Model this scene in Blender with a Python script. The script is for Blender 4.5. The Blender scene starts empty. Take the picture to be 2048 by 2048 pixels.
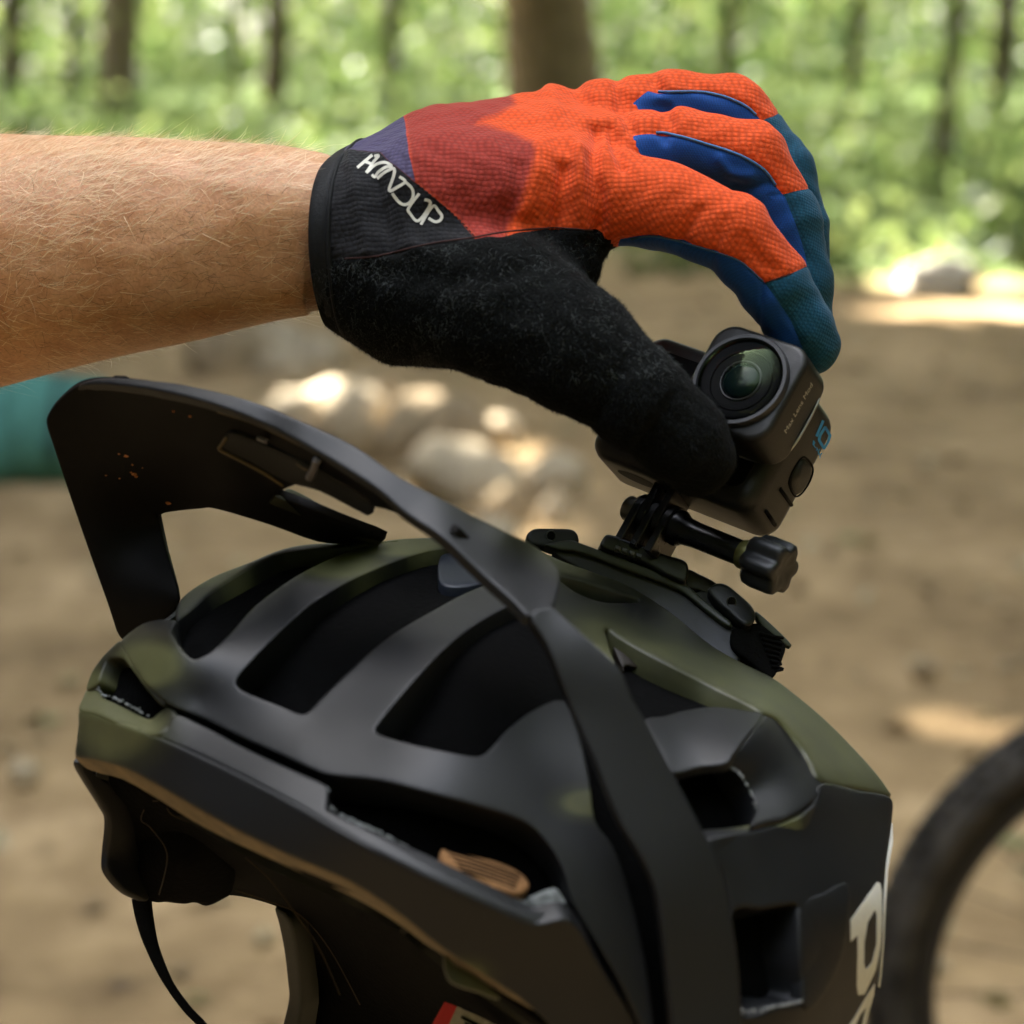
import bpy, math, random
import numpy as np
from mathutils import Vector, Matrix
from mathutils.geometry import delaunay_2d_cdt
from mathutils.bvhtree import BVHTree

random.seed(7)
rng = np.random.default_rng(7)
scene = bpy.context.scene
COL = scene.collection

# ------------------------------------------------------------------ camera
D_MM = 850.0                      # distance to the sharp plane (gloved hand, action camera)
TAN = 0.18 / 0.85                 # half width of the frame at that plane / distance
CAM_H = 1.40
PITCH = math.atan((1024 - 100) / 1024 * TAN)     # horizon near the top edge
cam_data = bpy.data.cameras.new("camera")
cam = bpy.data.objects.new("camera", cam_data)
COL.objects.link(cam)
cam.location = (0, 0, CAM_H)
cam.rotation_euler = (math.pi / 2 - PITCH, 0, 0)
cam_data.sensor_width = 36.0
cam_data.lens = 18.0 / TAN
cam_data.clip_start = 0.05
cam_data.clip_end = 500.0
cam_data.dof.use_dof = True
cam_data.dof.focus_distance = D_MM / 1000 + 0.005
cam_data.dof.aperture_fstop = cam_data.lens / 9.6
scene.camera = cam
CAM_M = Matrix.Translation((0, 0, CAM_H)) @ Matrix.Rotation(math.pi / 2 - PITCH, 4, 'X')
CAM_R = np.array(CAM_M.to_3x3())
CAM_T = np.array(CAM_M.translation)

# ------------------------------------------------------------------ sky and sun
SUN_EL, SUN_AZ = math.radians(50), math.radians(-38)       # behind the subject, to the left
SUN_DIR = np.array([math.cos(SUN_EL) * math.sin(SUN_AZ), math.cos(SUN_EL) * math.cos(SUN_AZ), math.sin(SUN_EL)])
world = bpy.data.worlds.new("World")
scene.world = world
world.use_nodes = True
wn, wl = world.node_tree.nodes, world.node_tree.links
wn.clear()
w_out = wn.new('ShaderNodeOutputWorld')
w_bg = wn.new('ShaderNodeBackground')
w_sky = wn.new('ShaderNodeTexSky')
w_sky.sky_type = 'NISHITA'
w_sky.sun_disc = False
w_sky.sun_elevation = SUN_EL
w_sky.sun_rotation = SUN_AZ
w_sky.altitude = 0
w_sky.air_density = 1.0
w_sky.dust_density = 5.0
w_sky.ozone_density = 1.0
w_hs = wn.new('ShaderNodeHueSaturation')          # thin summer haze: a paler, milkier sky
w_hs.inputs['Saturation'].default_value = 0.48
wl.new(w_sky.outputs[0], w_hs.inputs['Color'])
wl.new(w_hs.outputs[0], w_bg.inputs['Color'])
w_bg.inputs['Strength'].default_value = 0.15
wl.new(w_bg.outputs[0], w_out.inputs[0])

sun_d = bpy.data.lights.new("sun", 'SUN')
sun_d.energy = 5.0
sun_d.angle = math.radians(0.6)
sun_d.color = (1.0, 0.94, 0.84)
sun = bpy.data.objects.new("sun", sun_d)
COL.objects.link(sun)
sun.rotation_euler = Vector(SUN_DIR).to_track_quat('Z', 'Y').to_euler()

vs = scene.view_settings
vs.view_transform = 'Standard'
vs.look = 'None'
vs.gamma = 1.0
vs.use_curve_mapping = False
vs.exposure = 3.65
scene.cycles.max_bounces = 8
scene.cycles.diffuse_bounces = 4
scene.cycles.transmission_bounces = 6
scene.cycles.transparent_max_bounces = 6
scene.cycles.use_denoising = True
scene.cycles.sample_clamp_indirect = 6.0
scene.cycles.caustics_reflective = False
scene.cycles.caustics_refractive = False

# ------------------------------------------------------------------ coordinates
# "pm" space: x right, y up, d away from the lens, in millimetres, d = 0 on the sharp plane.
def pm(px, py, d):
    k = TAN * (D_MM + d) / 1024.0
    return np.array([(px - 1024.0) * k, -(py - 1024.0) * k, d], dtype=float)

def pm_arr(a):
    a = np.asarray(a, dtype=float)
    k = TAN * (D_MM + a[:, 2]) / 1024.0
    return np.stack([(a[:, 0] - 1024.0) * k, -(a[:, 1] - 1024.0) * k, a[:, 2]], 1)

def to_px(p):
    k = TAN * (D_MM + p[:, 2]) / 1024.0
    return np.stack([p[:, 0] / k + 1024.0, 1024.0 - p[:, 1] / k], 1)

def to_world(p):
    p = np.atleast_2d(np.asarray(p, dtype=float))
    c = np.stack([p[:, 0], p[:, 1], -(D_MM + p[:, 2])], 1) / 1000.0
    return c @ CAM_R.T + CAM_T

def ground_at(px, py, z=0.0):
    v = CAM_R @ np.array([(px - 1024) / 1024 * TAN, -(py - 1024) / 1024 * TAN, -1.0])
    s = (z - CAM_H) / v[2]
    return CAM_T + v * s

def at_dist(px, py, dist):
    v = CAM_R @ np.array([(px - 1024) / 1024 * TAN, -(py - 1024) / 1024 * TAN, -1.0])
    return CAM_T + v * (dist / v[1])

# ------------------------------------------------------------------ objects
def tag(o, label=None, cat=None, group=None, kind=None):
    if label: o["label"] = label
    if cat: o["category"] = cat
    if group: o["group"] = group
    if kind: o["kind"] = kind
    return o

def empty(name, loc):
    o = bpy.data.objects.new(name, None)
    o.empty_display_size = 0.02
    o.location = tuple(float(x) for x in loc)
    COL.objects.link(o)
    return o

def origin_of(o):
    v = np.zeros(3)
    while o is not None:
        v = v + np.array(o.location)
        o = o.parent
    return v

def fast_mesh(name, v, tris=None, quads=None, smooth=True):
    me = bpy.data.meshes.new(name)
    v = np.asarray(v, dtype=np.float32)
    parts, tot = [], []
    if tris is not None and len(tris):
        t = np.asarray(tris, dtype=np.int32); parts.append(t.ravel()); tot.append(np.full(len(t), 3, np.int32))
    if quads is not None and len(quads):
        q = np.asarray(quads, dtype=np.int32); parts.append(q.ravel()); tot.append(np.full(len(q), 4, np.int32))
    li = np.concatenate(parts); lt = np.concatenate(tot)
    ls = np.concatenate([[0], np.cumsum(lt)[:-1]]).astype(np.int32)
    me.vertices.add(len(v)); me.vertices.foreach_set("co", v.ravel())
    me.loops.add(len(li)); me.loops.foreach_set("vertex_index", li)
    me.polygons.add(len(lt)); me.polygons.foreach_set("loop_start", ls); me.polygons.foreach_set("loop_total", lt)
    me.polygons.foreach_set("use_smooth", np.full(len(lt), smooth))
    me.update(calc_edges=True)
    me.validate()
    return me

def add_obj(name, v_world, mat, parent=None, tris=None, quads=None, smooth=True, sharp=None, loc=None):
    """One mesh object from world coordinates; its origin sits at its parent's (or at loc)."""
    v = np.asarray(v_world, dtype=float)
    off = origin_of(parent) if parent is not None else (np.array(loc, dtype=float) if loc is not None else np.zeros(3))
    me = fast_mesh(name, v - off, tris, quads, smooth)
    if sharp is not None:
        me.set_sharp_from_angle(angle=math.radians(sharp))
    o = bpy.data.objects.new(name, me)
    COL.objects.link(o)
    if parent is not None: o.parent = parent
    elif loc is not None: o.location = tuple(loc)
    if mat is not None: me.materials.append(mat)
    return o

def set_attr(o, name, vals):
    a = o.data.attributes.new(name, 'FLOAT', 'POINT')
    a.data.foreach_set("value", np.asarray(vals, dtype=np.float32))

class MB:
    """Collects shapes (in any one coordinate space) into one mesh."""
    def __init__(self): self.v, self.t, self.q, self.n = [], [], [], 0
    def add(self, v, tris=None, quads=None):
        v = np.asarray(v, dtype=float)
        if tris is not None and len(tris): self.t.append(np.asarray(tris) + self.n)
        if quads is not None and len(quads): self.q.append(np.asarray(quads) + self.n)
        self.v.append(v); self.n += len(v)
    def out(self):
        return (np.concatenate(self.v), np.concatenate(self.t) if self.t else None, np.concatenate(self.q) if self.q else None)

def tube(path, radii, nseg=10, squash=None, caps=True):
    """Tube along a polyline; squash=(ref_vector, factor) flattens it along a direction."""
    P = np.asarray(path, dtype=float); n = len(P)
    R = np.broadcast_to(np.asarray(radii, dtype=float), (n,)) if np.ndim(radii) <= 1 else np.asarray(radii)
    T = np.gradient(P, axis=0); T /= np.linalg.norm(T, axis=1)[:, None] + 1e-12
    ref = np.array(squash[0], dtype=float) if squash else np.array([0.123, 0.31, 0.94])
    if abs(T[0] @ ref / np.linalg.norm(ref)) > 0.95 and not squash: ref = np.array([0.9, 0.3, 0.1])
    vs_ = []
    N = ref - T[0] * (ref @ T[0]); N /= np.linalg.norm(N)
    for i in range(n):
        if squash: N = ref - T[i] * (ref @ T[i])
        else: N = N - T[i] * (N @ T[i])
        N = N / (np.linalg.norm(N) + 1e-12)
        B = np.cross(T[i], N)
        a = np.linspace(0, 2 * np.pi, nseg, endpoint=False)
        f = squash[1] if squash else 1.0
        vs_.append(P[i] + R[i] * (np.cos(a)[:, None] * N * f + np.sin(a)[:, None] * B))
    V = np.concatenate(vs_)
    q = []
    for i in range(n - 1):
        for j in range(nseg):
            k = (j + 1) % nseg
            q.append((i * nseg + j, i * nseg + k, (i + 1) * nseg + k, (i + 1) * nseg + j))
    t = []
    if caps:
        V = np.concatenate([V, P[:1], P[-1:]])
        a, b = n * nseg, n * nseg + 1
        for j in range(nseg):
            k = (j + 1) % nseg
            t.append((a, k, j)); t.append((b, (n - 1) * nseg + j, (n - 1) * nseg + k))
    return V, (t or None), q

def catmull(pts, n=8, closed=False):
    P = np.asarray(pts, dtype=float); out = []
    m = len(P)
    rngi = range(m) if closed else range(m - 1)
    for i in rngi:
        if closed: p0, p1, p2, p3 = P[i - 1], P[i], P[(i + 1) % m], P[(i + 2) % m]
        else: p0, p1, p2, p3 = P[max(i - 1, 0)], P[i], P[i + 1], P[min(i + 2, m - 1)]
        for s in np.linspace(0, 1, n, endpoint=False):
            out.append(0.5 * ((2 * p1) + (-p0 + p2) * s + (2 * p0 - 5 * p1 + 4 * p2 - p3) * s ** 2 + (-p0 + 3 * p1 - 3 * p2 + p3) * s ** 3))
    if not closed: out.append(P[-1])
    return np.array(out)

def resample(P, step, closed=True):
    P = np.asarray(P, dtype=float)
    Q = np.concatenate([P, P[:1]]) if closed else P
    L = np.concatenate([[0], np.cumsum(np.linalg.norm(np.diff(Q[:, :2], axis=0), axis=1))])
    n = max(int(round(L[-1] / step)), 3)
    s = np.linspace(0, L[-1], n, endpoint=not closed)
    return np.stack([np.interp(s, L, Q[:, k]) for k in range(Q.shape[1])], 1)

def inside(poly, pts):
    x, y = pts[:, 0], pts[:, 1]; r = np.zeros(len(pts), bool)
    a = poly; b = np.roll(poly, -1, axis=0)
    for (x0, y0), (x1, y1) in zip(a[:, :2], b[:, :2]):
        c = (y0 > y) != (y1 > y)
        if y1 != y0: r ^= c & (x < (x1 - x0) * (y - y0) / (y1 - y0) + x0)
    return r

def poly_dist(poly, pts, closed=True):
    d = np.full(len(pts), 1e9)
    a = poly[:, :2]; b = np.roll(a, -1, axis=0)
    if not closed: a, b = a[:-1], a[1:]
    for p, q in zip(a, b):
        v = q - p; L = v @ v + 1e-12
        t = np.clip(((pts - p) @ v) / L, 0, 1)
        d = np.minimum(d, np.linalg.norm(pts - p - t[:, None] * v, axis=1))
    return d

def sdf_poly(poly, pts):
    poly = np.asarray(poly, dtype=float)
    d = poly_dist(poly, pts)
    return np.where(inside(poly, pts), -d, d)

def tps(ctrl, lam=1e-3):
    C = np.asarray(ctrl, dtype=float); X = C[:, :2] / 200.0; n = len(X)
    def U(r2): return np.where(r2 > 1e-12, 0.5 * r2 * np.log(np.maximum(r2, 1e-12)), 0.0)
    K = U(((X[:, None] - X[None]) ** 2).sum(2)) + lam * np.eye(n)
    Pm = np.concatenate([np.ones((n, 1)), X], 1)
    A = np.zeros((n + 3, n + 3)); A[:n, :n] = K; A[:n, n:] = Pm; A[n:, :n] = Pm.T
    sol = np.linalg.solve(A, np.concatenate([C[:, 2], np.zeros(3)]))
    def f(p):
        Y = np.asarray(p, dtype=float)[:, :2] / 200.0
        return U(((Y[:, None] - X[None]) ** 2).sum(2)) @ sol[:n] + sol[n] + Y @ sol[n + 1:]
    return f

def vnormals(v, tris):
    n = np.zeros_like(v)
    fn = np.cross(v[tris[:, 1]] - v[tris[:, 0]], v[tris[:, 2]] - v[tris[:, 0]])
    for k in range(3): np.add.at(n, tris[:, k], fn)
    return n / (np.linalg.norm(n, axis=1)[:, None] + 1e-12)

def panel(name, outline, depth, mat, parent, th=6.0, fillet=6.0, step=9.0, holes=(), smooth=4, attr=None):
    """A curved plate: outline traced in the picture, real depth from a surface function, real thickness, rounded edge."""
    def prep(o):
        o = np.asarray(o, dtype=float)
        if smooth: o = catmull(o, smooth, closed=True)
        return resample(o, step * 0.8)
    rings = [prep(outline)] + [prep(h) for h in holes]
    bpts, edges = [], []
    for r in rings:
        s = len(bpts); m = len(r)
        bpts += [tuple(p) for p in r]
        edges += [(s + i, s + (i + 1) % m) for i in range(m)]
    def ins(p):
        w = inside(rings[0], p)
        for h in rings[1:]: w &= ~inside(h, p)
        return w
    def bd(p):
        d = poly_dist(rings[0], p)
        for h in rings[1:]: d = np.minimum(d, poly_dist(h, p))
        return d
    extra = []
    x0, y0 = rings[0].min(0); x1, y1 = rings[0].max(0)
    gx, gy = np.meshgrid(np.arange(x0, x1, step), np.arange(y0, y1, step * 0.87))
    gx = gx + (np.arange(gx.shape[0]) % 2)[:, None] * step * 0.5
    g = np.stack([gx.ravel(), gy.ravel()], 1)
    g = g[ins(g)]; g = g[bd(g) > max(step * 0.6, fillet * 1.15)]
    extra.append(g)
    if fillet > 0:
        for r in rings:
            tg = np.roll(r, -1, 0) - np.roll(r, 1, 0); tg /= np.linalg.norm(tg, axis=1)[:, None] + 1e-9
            nr = np.stack([-tg[:, 1], tg[:, 0]], 1)
            if ins(r[:1] + nr[:1] * 0.5)[0] == False: nr = -nr
            for f in (0.12, 0.4, 1.0):
                p = r + nr * fillet * f
                k = ins(p)
                p = p[k]
                if len(p): p = p[bd(p) > fillet * f * 0.8]
                extra.append(p)
    ex = np.concatenate([e for e in extra if len(e)]) if any(len(e) for e in extra) else np.zeros((0, 2))
    V2 = [Vector(p) for p in bpts] + [Vector(p) for p in ex]
    rv, re, rf, *_ = delaunay_2d_cdt(V2, edges, [], 0, 1e-4)
    P = np.array([tuple(p) for p in rv]); T = np.array([f for f in rf if len(f) == 3])
    T = T[ins(P[T].mean(1))]
    dd = depth(P) if callable(depth) else np.full(len(P), float(depth))
    V = pm_arr(np.concatenate([P, dd[:, None]], 1))
    fn = np.cross(V[T[:, 1]] - V[T[:, 0]], V[T[:, 2]] - V[T[:, 0]])
    # pm space is left handed (d grows away): faces must look toward the lens once in world space
    wv = to_world(V)
    fn = np.cross(wv[T[:, 1]] - wv[T[:, 0]], wv[T[:, 2]] - wv[T[:, 0]])
    view = wv[T].mean(1) - CAM_T
    flip = (fn * view).sum(1) > 0
    T[flip] = T[flip][:, ::-1]
    N = vnormals(wv, T)
    if fillet > 0:
        R = fillet; b = np.minimum(bd(P), R)
        drop = (R - np.sqrt(np.maximum(R * R - (R - b) ** 2, 0))) * TAN * (D_MM + dd) / 1024.0 / 1000.0
        wv = wv - N * drop[:, None]
    bk = wv - N * th / 1000.0
    n = len(wv)
    ed = {}
    for a, b, c in T:
        for e in ((a, b), (b, c), (c, a)):
            ed[e] = ed.get(e, 0) + 1
    wall = [(a, a + n, b + n, b) for (a, b) in ed if (b, a) not in ed]
    allv = np.concatenate([wv, bk]); allt = np.concatenate([T, T[:, ::-1] + n])
    o = add_obj(name, allv, mat, parent, tris=allt, quads=np.array(wall) if wall else None, sharp=55)
    if attr:
        for k, f in attr.items():
            a = f(P, dd); set_attr(o, k, np.concatenate([a, a]))
    return o

# ------------------------------------------------------------------ materials
def mat_new(name):
    m = bpy.data.materials.new(name); m.use_nodes = True
    nt = m.node_tree; b = nt.nodes['Principled BSDF']
    return m, nt, b

def node(nt, t, **kw):
    n = nt.nodes.new(t)
    for k, v in kw.items():
        if k in n.inputs: n.inputs[k].default_value = v
        else: setattr(n, k, v)
    return n

def ramp(nt, src, stops):
    r = nt.nodes.new('ShaderNodeValToRGB')
    e = r.color_ramp.elements
    while len(e) < len(stops): e.new(0.5)
    for x, (p, c) in zip(e, stops):
        x.position = p; x.color = (*c, 1) if len(c) == 3 else c
    nt.links.new(src, r.inputs[0])
    return r.outputs[0]

def simple(name, col, rough=0.5, spec=0.5, metal=0.0, noise=None, bump=None, coat=0.0):
    """noise=(scale, amount): colour variation; bump=(scale, strength, distance)."""
    m, nt, b = mat_new(name)
    b.inputs['Roughness'].default_value = rough
    b.inputs['Specular IOR Level'].default_value = spec
    b.inputs['Metallic'].default_value = metal
    b.inputs['Coat Weight'].default_value = coat
    b.inputs['Base Color'].default_value = (*col, 1)
    tc = nt.nodes.new('ShaderNodeTexCoord')
    if noise:
        n = node(nt, 'ShaderNodeTexNoise', Scale=noise[0], Detail=5.0, Roughness=0.6)
        nt.links.new(tc.outputs['Object'], n.inputs['Vector'])
        lo = tuple(max(c * (1 - noise[1]), 0) for c in col); hi = tuple(min(c * (1 + noise[1]), 1) for c in col)
        nt.links.new(ramp(nt, n.outputs['Fac'], [(0.3, lo), (0.7, hi)]), b.inputs['Base Color'])
        mr = node(nt, 'ShaderNodeMapRange'); mr.inputs[3].default_value = max(rough - 0.08, 0.02); mr.inputs[4].default_value = min(rough + 0.1, 1)
        nt.links.new(n.outputs['Fac'], mr.inputs[0]); nt.links.new(mr.outputs[0], b.inputs['Roughness'])
    if bump:
        n2 = node(nt, 'ShaderNodeTexNoise', Scale=bump[0], Detail=4.0, Roughness=0.6)
        nt.links.new(tc.outputs['Object'], n2.inputs['Vector'])
        bp = node(nt, 'ShaderNodeBump', Strength=bump[1], Distance=bump[2])
        nt.links.new(n2.outputs['Fac'], bp.inputs['Height']); nt.links.new(bp.outputs[0], b.inputs['Normal'])
    return m
# ================================================================== the place
def snoise(x, y, seed=0):
    r = np.random.default_rng(seed); z = np.zeros_like(x, dtype=float); a = 1.0
    f = 0.35
    for o in range(5):
        for k in range(3):
            th, ph = r.uniform(0, 2 * np.pi, 2)
            z += a * np.sin((x * np.cos(th) + y * np.sin(th)) * f * r.uniform(0.8, 1.3) * 2 * np.pi + ph) / 3
        a *= 0.55; f *= 2.1
    return z

# ---- ground: one sheet, fine near the path, coarse far away
def ground_mat():
    m, nt, b = mat_new("forest_soil")
    tc = nt.nodes.new('ShaderNodeTexCoord')
    n1 = node(nt, 'ShaderNodeTexNoise', Scale=1.3, Detail=7.0, Roughness=0.68)
    n2 = node(nt, 'ShaderNodeTexNoise', Scale=9.0, Detail=5.0, Roughness=0.65)
    n3 = node(nt, 'ShaderNodeTexVoronoi', Scale=26.0)
    for n in (n1, n2, n3): nt.links.new(tc.outputs['Object'], n.inputs['Vector'])
    c1 = ramp(nt, n1.outputs['Fac'], [(0.28, (0.17, 0.115, 0.058)), (0.50, (0.34, 0.238, 0.122)), (0.72, (0.55, 0.40, 0.225))])
    c2 = ramp(nt, n2.outputs['Fac'], [(0.30, (0.66, 0.62, 0.58)), (0.55, (0.97, 0.95, 0.93)), (0.75, (1.12, 1.1, 1.05))])
    mx = node(nt, 'ShaderNodeMixRGB', blend_type='MULTIPLY'); mx.inputs[0].default_value = 1.0
    nt.links.new(c1, mx.inputs[1]); nt.links.new(c2, mx.inputs[2])
    # green cover away from the path
    at = nt.nodes.new('ShaderNodeAttribute'); at.attribute_name = "green"
    ad = node(nt, 'ShaderNodeMath', operation='ADD'); nt.links.new(at.outputs['Fac'], ad.inputs[0])
    sb = node(nt, 'ShaderNodeMath', operation='MULTIPLY_ADD'); nt.links.new(n1.outputs['Fac'], sb.inputs[0]); sb.inputs[1].default_value = 1.0; sb.inputs[2].default_value = -0.5
    nt.links.new(sb.outputs[0], ad.inputs[1])
    gr = ramp(nt, ad.outputs[0], [(0.35, (0, 0, 0)), (0.65, (1, 1, 1))])
    m2 = node(nt, 'ShaderNodeMixRGB'); nt.links.new(gr, m2.inputs[0]); nt.links.new(mx.outputs[0], m2.inputs[1]); m2.inputs[2].default_value = (0.10, 0.14, 0.04, 1)
    nt.links.new(m2.outputs[0], b.inputs['Base Color'])
    b.inputs['Roughness'].default_value = 0.95; b.inputs['Specular IOR Level'].default_value = 0.2
    bp = node(nt, 'ShaderNodeBump', Strength=0.8, Distance=0.02)
    nt.links.new(n2.outputs['Fac'], bp.inputs['Height']); nt.links.new(bp.outputs[0], b.inputs['Normal'])
    return m

def ground_z(x, y):
    return 0.025 * snoise(x, y, 3) * np.clip((np.hypot(x, y) - 0.5) / 3, 0.2, 1)

ax = np.sign(np.linspace(-1, 1, 181)) * np.abs(np.linspace(-1, 1, 181)) ** 2.2 * 110
gx, gy = np.meshgrid(ax, ax + 6)
gz = ground_z(gx, gy)
V = np.stack([gx.ravel(), gy.ravel(), gz.ravel()], 1)
n_ = 181
I = np.arange(n_ * n_).reshape(n_, n_)
Q = np.stack([I[:-1, :-1], I[:-1, 1:], I[1:, 1:], I[1:, :-1]], -1).reshape(-1, 4)
ground = add_obj("ground", V, ground_mat(), quads=Q)
edge = 14.6 + 1.2 * np.sin(V[:, 0] * 1.1) - 0.45 * V[:, 0] + 1.6 * snoise(V[:, 0] * 0.5, V[:, 1] * 0.5, 17)
set_attr(ground, "green", np.clip((V[:, 1] - edge) / 4.0, -0.6, 1.0) * 0.9 + 0.2)
tag(ground, "tan dirt path with leaf litter running into green undergrowth", "ground", kind="structure")

# ---- leaves
def leaf_mat(name, cols, trans=0.45):
    m, nt, b = mat_new(name)
    out = nt.nodes['Material Output']
    oi = nt.nodes.new('ShaderNodeNewGeometry')
    c = ramp(nt, oi.outputs['Random Per Island'], [(i / (len(cols) - 1), k) for i, k in enumerate(cols)])
    nt.links.new(c, b.inputs['Base Color'])
    b.inputs['Roughness'].default_value = 0.5
    b.inputs['Specular IOR Level'].default_value = 0.35
    tr = nt.nodes.new('ShaderNodeBsdfTranslucent')
    hs = node(nt, 'ShaderNodeHueSaturation', Saturation=0.95, Value=1.5)
    nt.links.new(c, hs.inputs['Color']); nt.links.new(hs.outputs[0], tr.inputs['Color'])
    mx = nt.nodes.new('ShaderNodeMixShader'); mx.inputs[0].default_value = trans
    nt.links.new(b.outputs[0], mx.inputs[1]); nt.links.new(tr.outputs[0], mx.inputs[2])
    nt.links.new(mx.outputs[0], out.inputs['Surface'])
    return m

def leaf_quads(C, size, r, flat=0.0):
    """Pointed leaf blades (a folded four-cornered blade each) at centres C."""
    n = len(C)
    a = r.normal(size=(n, 3)); a[:, 2] *= (1 - flat); a /= np.linalg.norm(a, axis=1)[:, None]
    b = r.normal(size=(n, 3)); b[:, 2] *= (1 - flat); b -= a * (a * b).sum(1)[:, None]; b /= np.linalg.norm(b, axis=1)[:, None]
    nrm = np.cross(a, b)
    s = (size * r.uniform(0.6, 1.4, n))[:, None]
    p0 = C - a * s; p1 = C + b * s * 0.55 + nrm * s * 0.12 - a * s * 0.1; p2 = C + a * s; p3 = C - b * s * 0.55 + nrm * s * 0.12 - a * s * 0.1
    V = np.stack([p0, p1, p2, p3], 1).reshape(-1, 3)
    i = np.arange(n) * 4
    T = np.concatenate([np.stack([i, i + 1, i + 2], 1), np.stack([i, i + 2, i + 3], 1)])
    return V, T

GREENS = [(0.036, 0.056, 0.012), (0.060, 0.083, 0.018), (0.086, 0.106, 0.025), (0.122, 0.132, 0.036)]
M_LEAF = leaf_mat("broad_leaves", GREENS)
M_LEAF2 = leaf_mat("young_leaves", [(0.042, 0.072, 0.017), (0.075, 0.108, 0.026), (0.13, 0.155, 0.045)], 0.5)
M_BARK = simple("bark", (0.038, 0.026, 0.014), 0.9, 0.2, noise=(5.0, 0.5), bump=(14.0, 0.9, 0.03))
M_BARK2 = simple("pale_bark", (0.10, 0.075, 0.05), 0.9, 0.2, noise=(4.0, 0.45), bump=(14.0, 0.9, 0.03))

def make_tree(name, px, base_py, width_px, label, lean=(0.0, 0.0), height=13.0, bark=M_BARK, crown_n=700, crown_r=2.6, dist=None, z0=5.5):
    g = ground_at(px, base_py) if dist is None else at_dist(px, 200, dist) * np.array([1, 1, 0])
    dist = g[1]
    rad = width_px / 1024 * TAN * dist / 2
    root = empty(name, (g[0], g[1], 0.0))
    tag(root, label, "tree", "trees standing in the woodland behind")
    r = np.random.default_rng(int(px) + 11)
    zs = np.linspace(-0.05, height, 26)
    path = np.stack([g[0] + lean[0] * zs + 0.03 * rad * 10 * np.sin(zs * 0.8 + px), g[1] + lean[1] * zs + 0.05 * np.sin(zs * 0.6), zs], 1)
    rr = rad * (1.0 - 0.62 * np.clip(zs / height, 0, 1)) * (1 + 0.35 * np.exp(-np.clip(zs, 0, 9) / 0.25)) * (1 + 0.04 * np.sin(zs * 5 + px))
    mb = MB(); v, t, q = tube(path, rr, 14)
    mb.add(v, t, q)
    lob = []
    for k in range(6):
        h0 = r.uniform(z0 - 0.5, height * 0.9); i = np.argmin(abs(zs - h0)); a = r.uniform(0, 2 * np.pi); L = r.uniform(0.6, 1.0) * crown_r
        p0 = path[i]; p1 = p0 + np.array([np.cos(a) * L * 0.5, np.sin(a) * L * 0.5, L * 0.28]); p2 = p0 + np.array([np.cos(a) * L, np.sin(a) * L, L * 0.75])
        v, t, q = tube(catmull([p0, p1, p2], 5), np.linspace(rr[i] * 0.5, 0.02, 11), 7); mb.add(v, t, q)
        lob.append(p2)
    v, t, q = mb.out()
    add_obj("trunk", v, bark, root, tris=t, quads=q)
    lob += [path[-1], path[-4] + r.normal(size=3) * 0.5]
    C = []
    for c in lob:
        for s in range(3):
            cc = c + r.normal(size=3) * crown_r * 0.3
            C.append(cc + r.normal(size=(crown_n // 24, 3)) * crown_r * 0.24)
    C = np.concatenate(C); C = C[C[:, 2] > 3.6]
    C = keep_leaves(C, 0.30)
    v, t = leaf_quads(C, 0.22, r)
    add_obj("crown", v, M_LEAF, root, tris=t, smooth=False)
    return root

# gaps in the leaf roof: spots on the ground that the sun reaches  (px, py, half width m, half depth m)
SUN_SPOTS = [(1905, 622, 0.62, 0.20), (1880, 540, 0.60, 1.3), (1990, 1440, 0.02, 0.01), (1085, 1000, 0.02, 0.02), (925, 880, 0.06, 0.05), (1010, 950, 0.06, 0.05), (780, 860, 0.05, 0.04), (960, 1060, 0.04, 0.03), (690, 760, 0.05, 0.04),
             (660, 720, 0.06, 0.03), (1340, 585, 0.03, 0.02)]
SPOT_W = [(ground_at(a, b), c, d) for a, b, c, d in SUN_SPOTS]
SUBJ = to_world(pm(1000, 1000, -20))[0]

def keep_leaves(C, pad=0.25):
    """Drop leaves that would stand between the sun and its spots on the ground."""
    s = C[:, 2] / SUN_DIR[2]
    G = C[:, :2] - SUN_DIR[:2] * s[:, None]
    k = np.ones(len(C), bool)
    for g, a, b in SPOT_W:
        k &= ((G[:, 0] - g[0]) / (a + pad)) ** 2 + ((G[:, 1] - g[1]) / (b + pad)) ** 2 > 1
    return C[k]

# ---- unseen leaf roof round the clearing, its opening shaped to light the subject from above
r = np.random.default_rng(21)
parts = []
def roof(n, size, cond, zr=(8.0, 13.0), ext=34.0, y0=6.0):
    C = np.stack([r.uniform(-ext, ext, n), r.uniform(-ext + y0, ext + y0 + 20, n), r.uniform(*zr, n)], 1)
    C = C[cond(C)]
    C = keep_leaves(C, size * 0.55)
    parts.append(leaf_quads(C, size, r, flat=0.4))
def clearing(C):
    d = np.hypot(C[:, 0] - (SUBJ[0] - 2.8), C[:, 1] - (SUBJ[1] - 0.8))
    n = snoise(C[:, 0] * 0.35, C[:, 1] * 0.35, 5)
    far = C[:, 1] > 19
    dens = np.where(far, 0.80, 0.95)
    return (d > 6.4 + 1.2 * n) & (r.uniform(size=len(C)) < dens) & ((n > -0.75) | (C[:, 1] < 14))
roof(42000, 0.55, clearing)
# more unseen leaf roof, added to darken the far woods
n = 17000
C = np.stack([r.uniform(-60, 40, n), r.uniform(52, 150, n), r.uniform(9.0, 15.0, n)], 1)
C = C[snoise(C[:, 0] * 0.3, C[:, 1] * 0.3, 6) > -0.75]
parts.append(leaf_quads(C, 0.75, r, flat=0.4))
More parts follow.
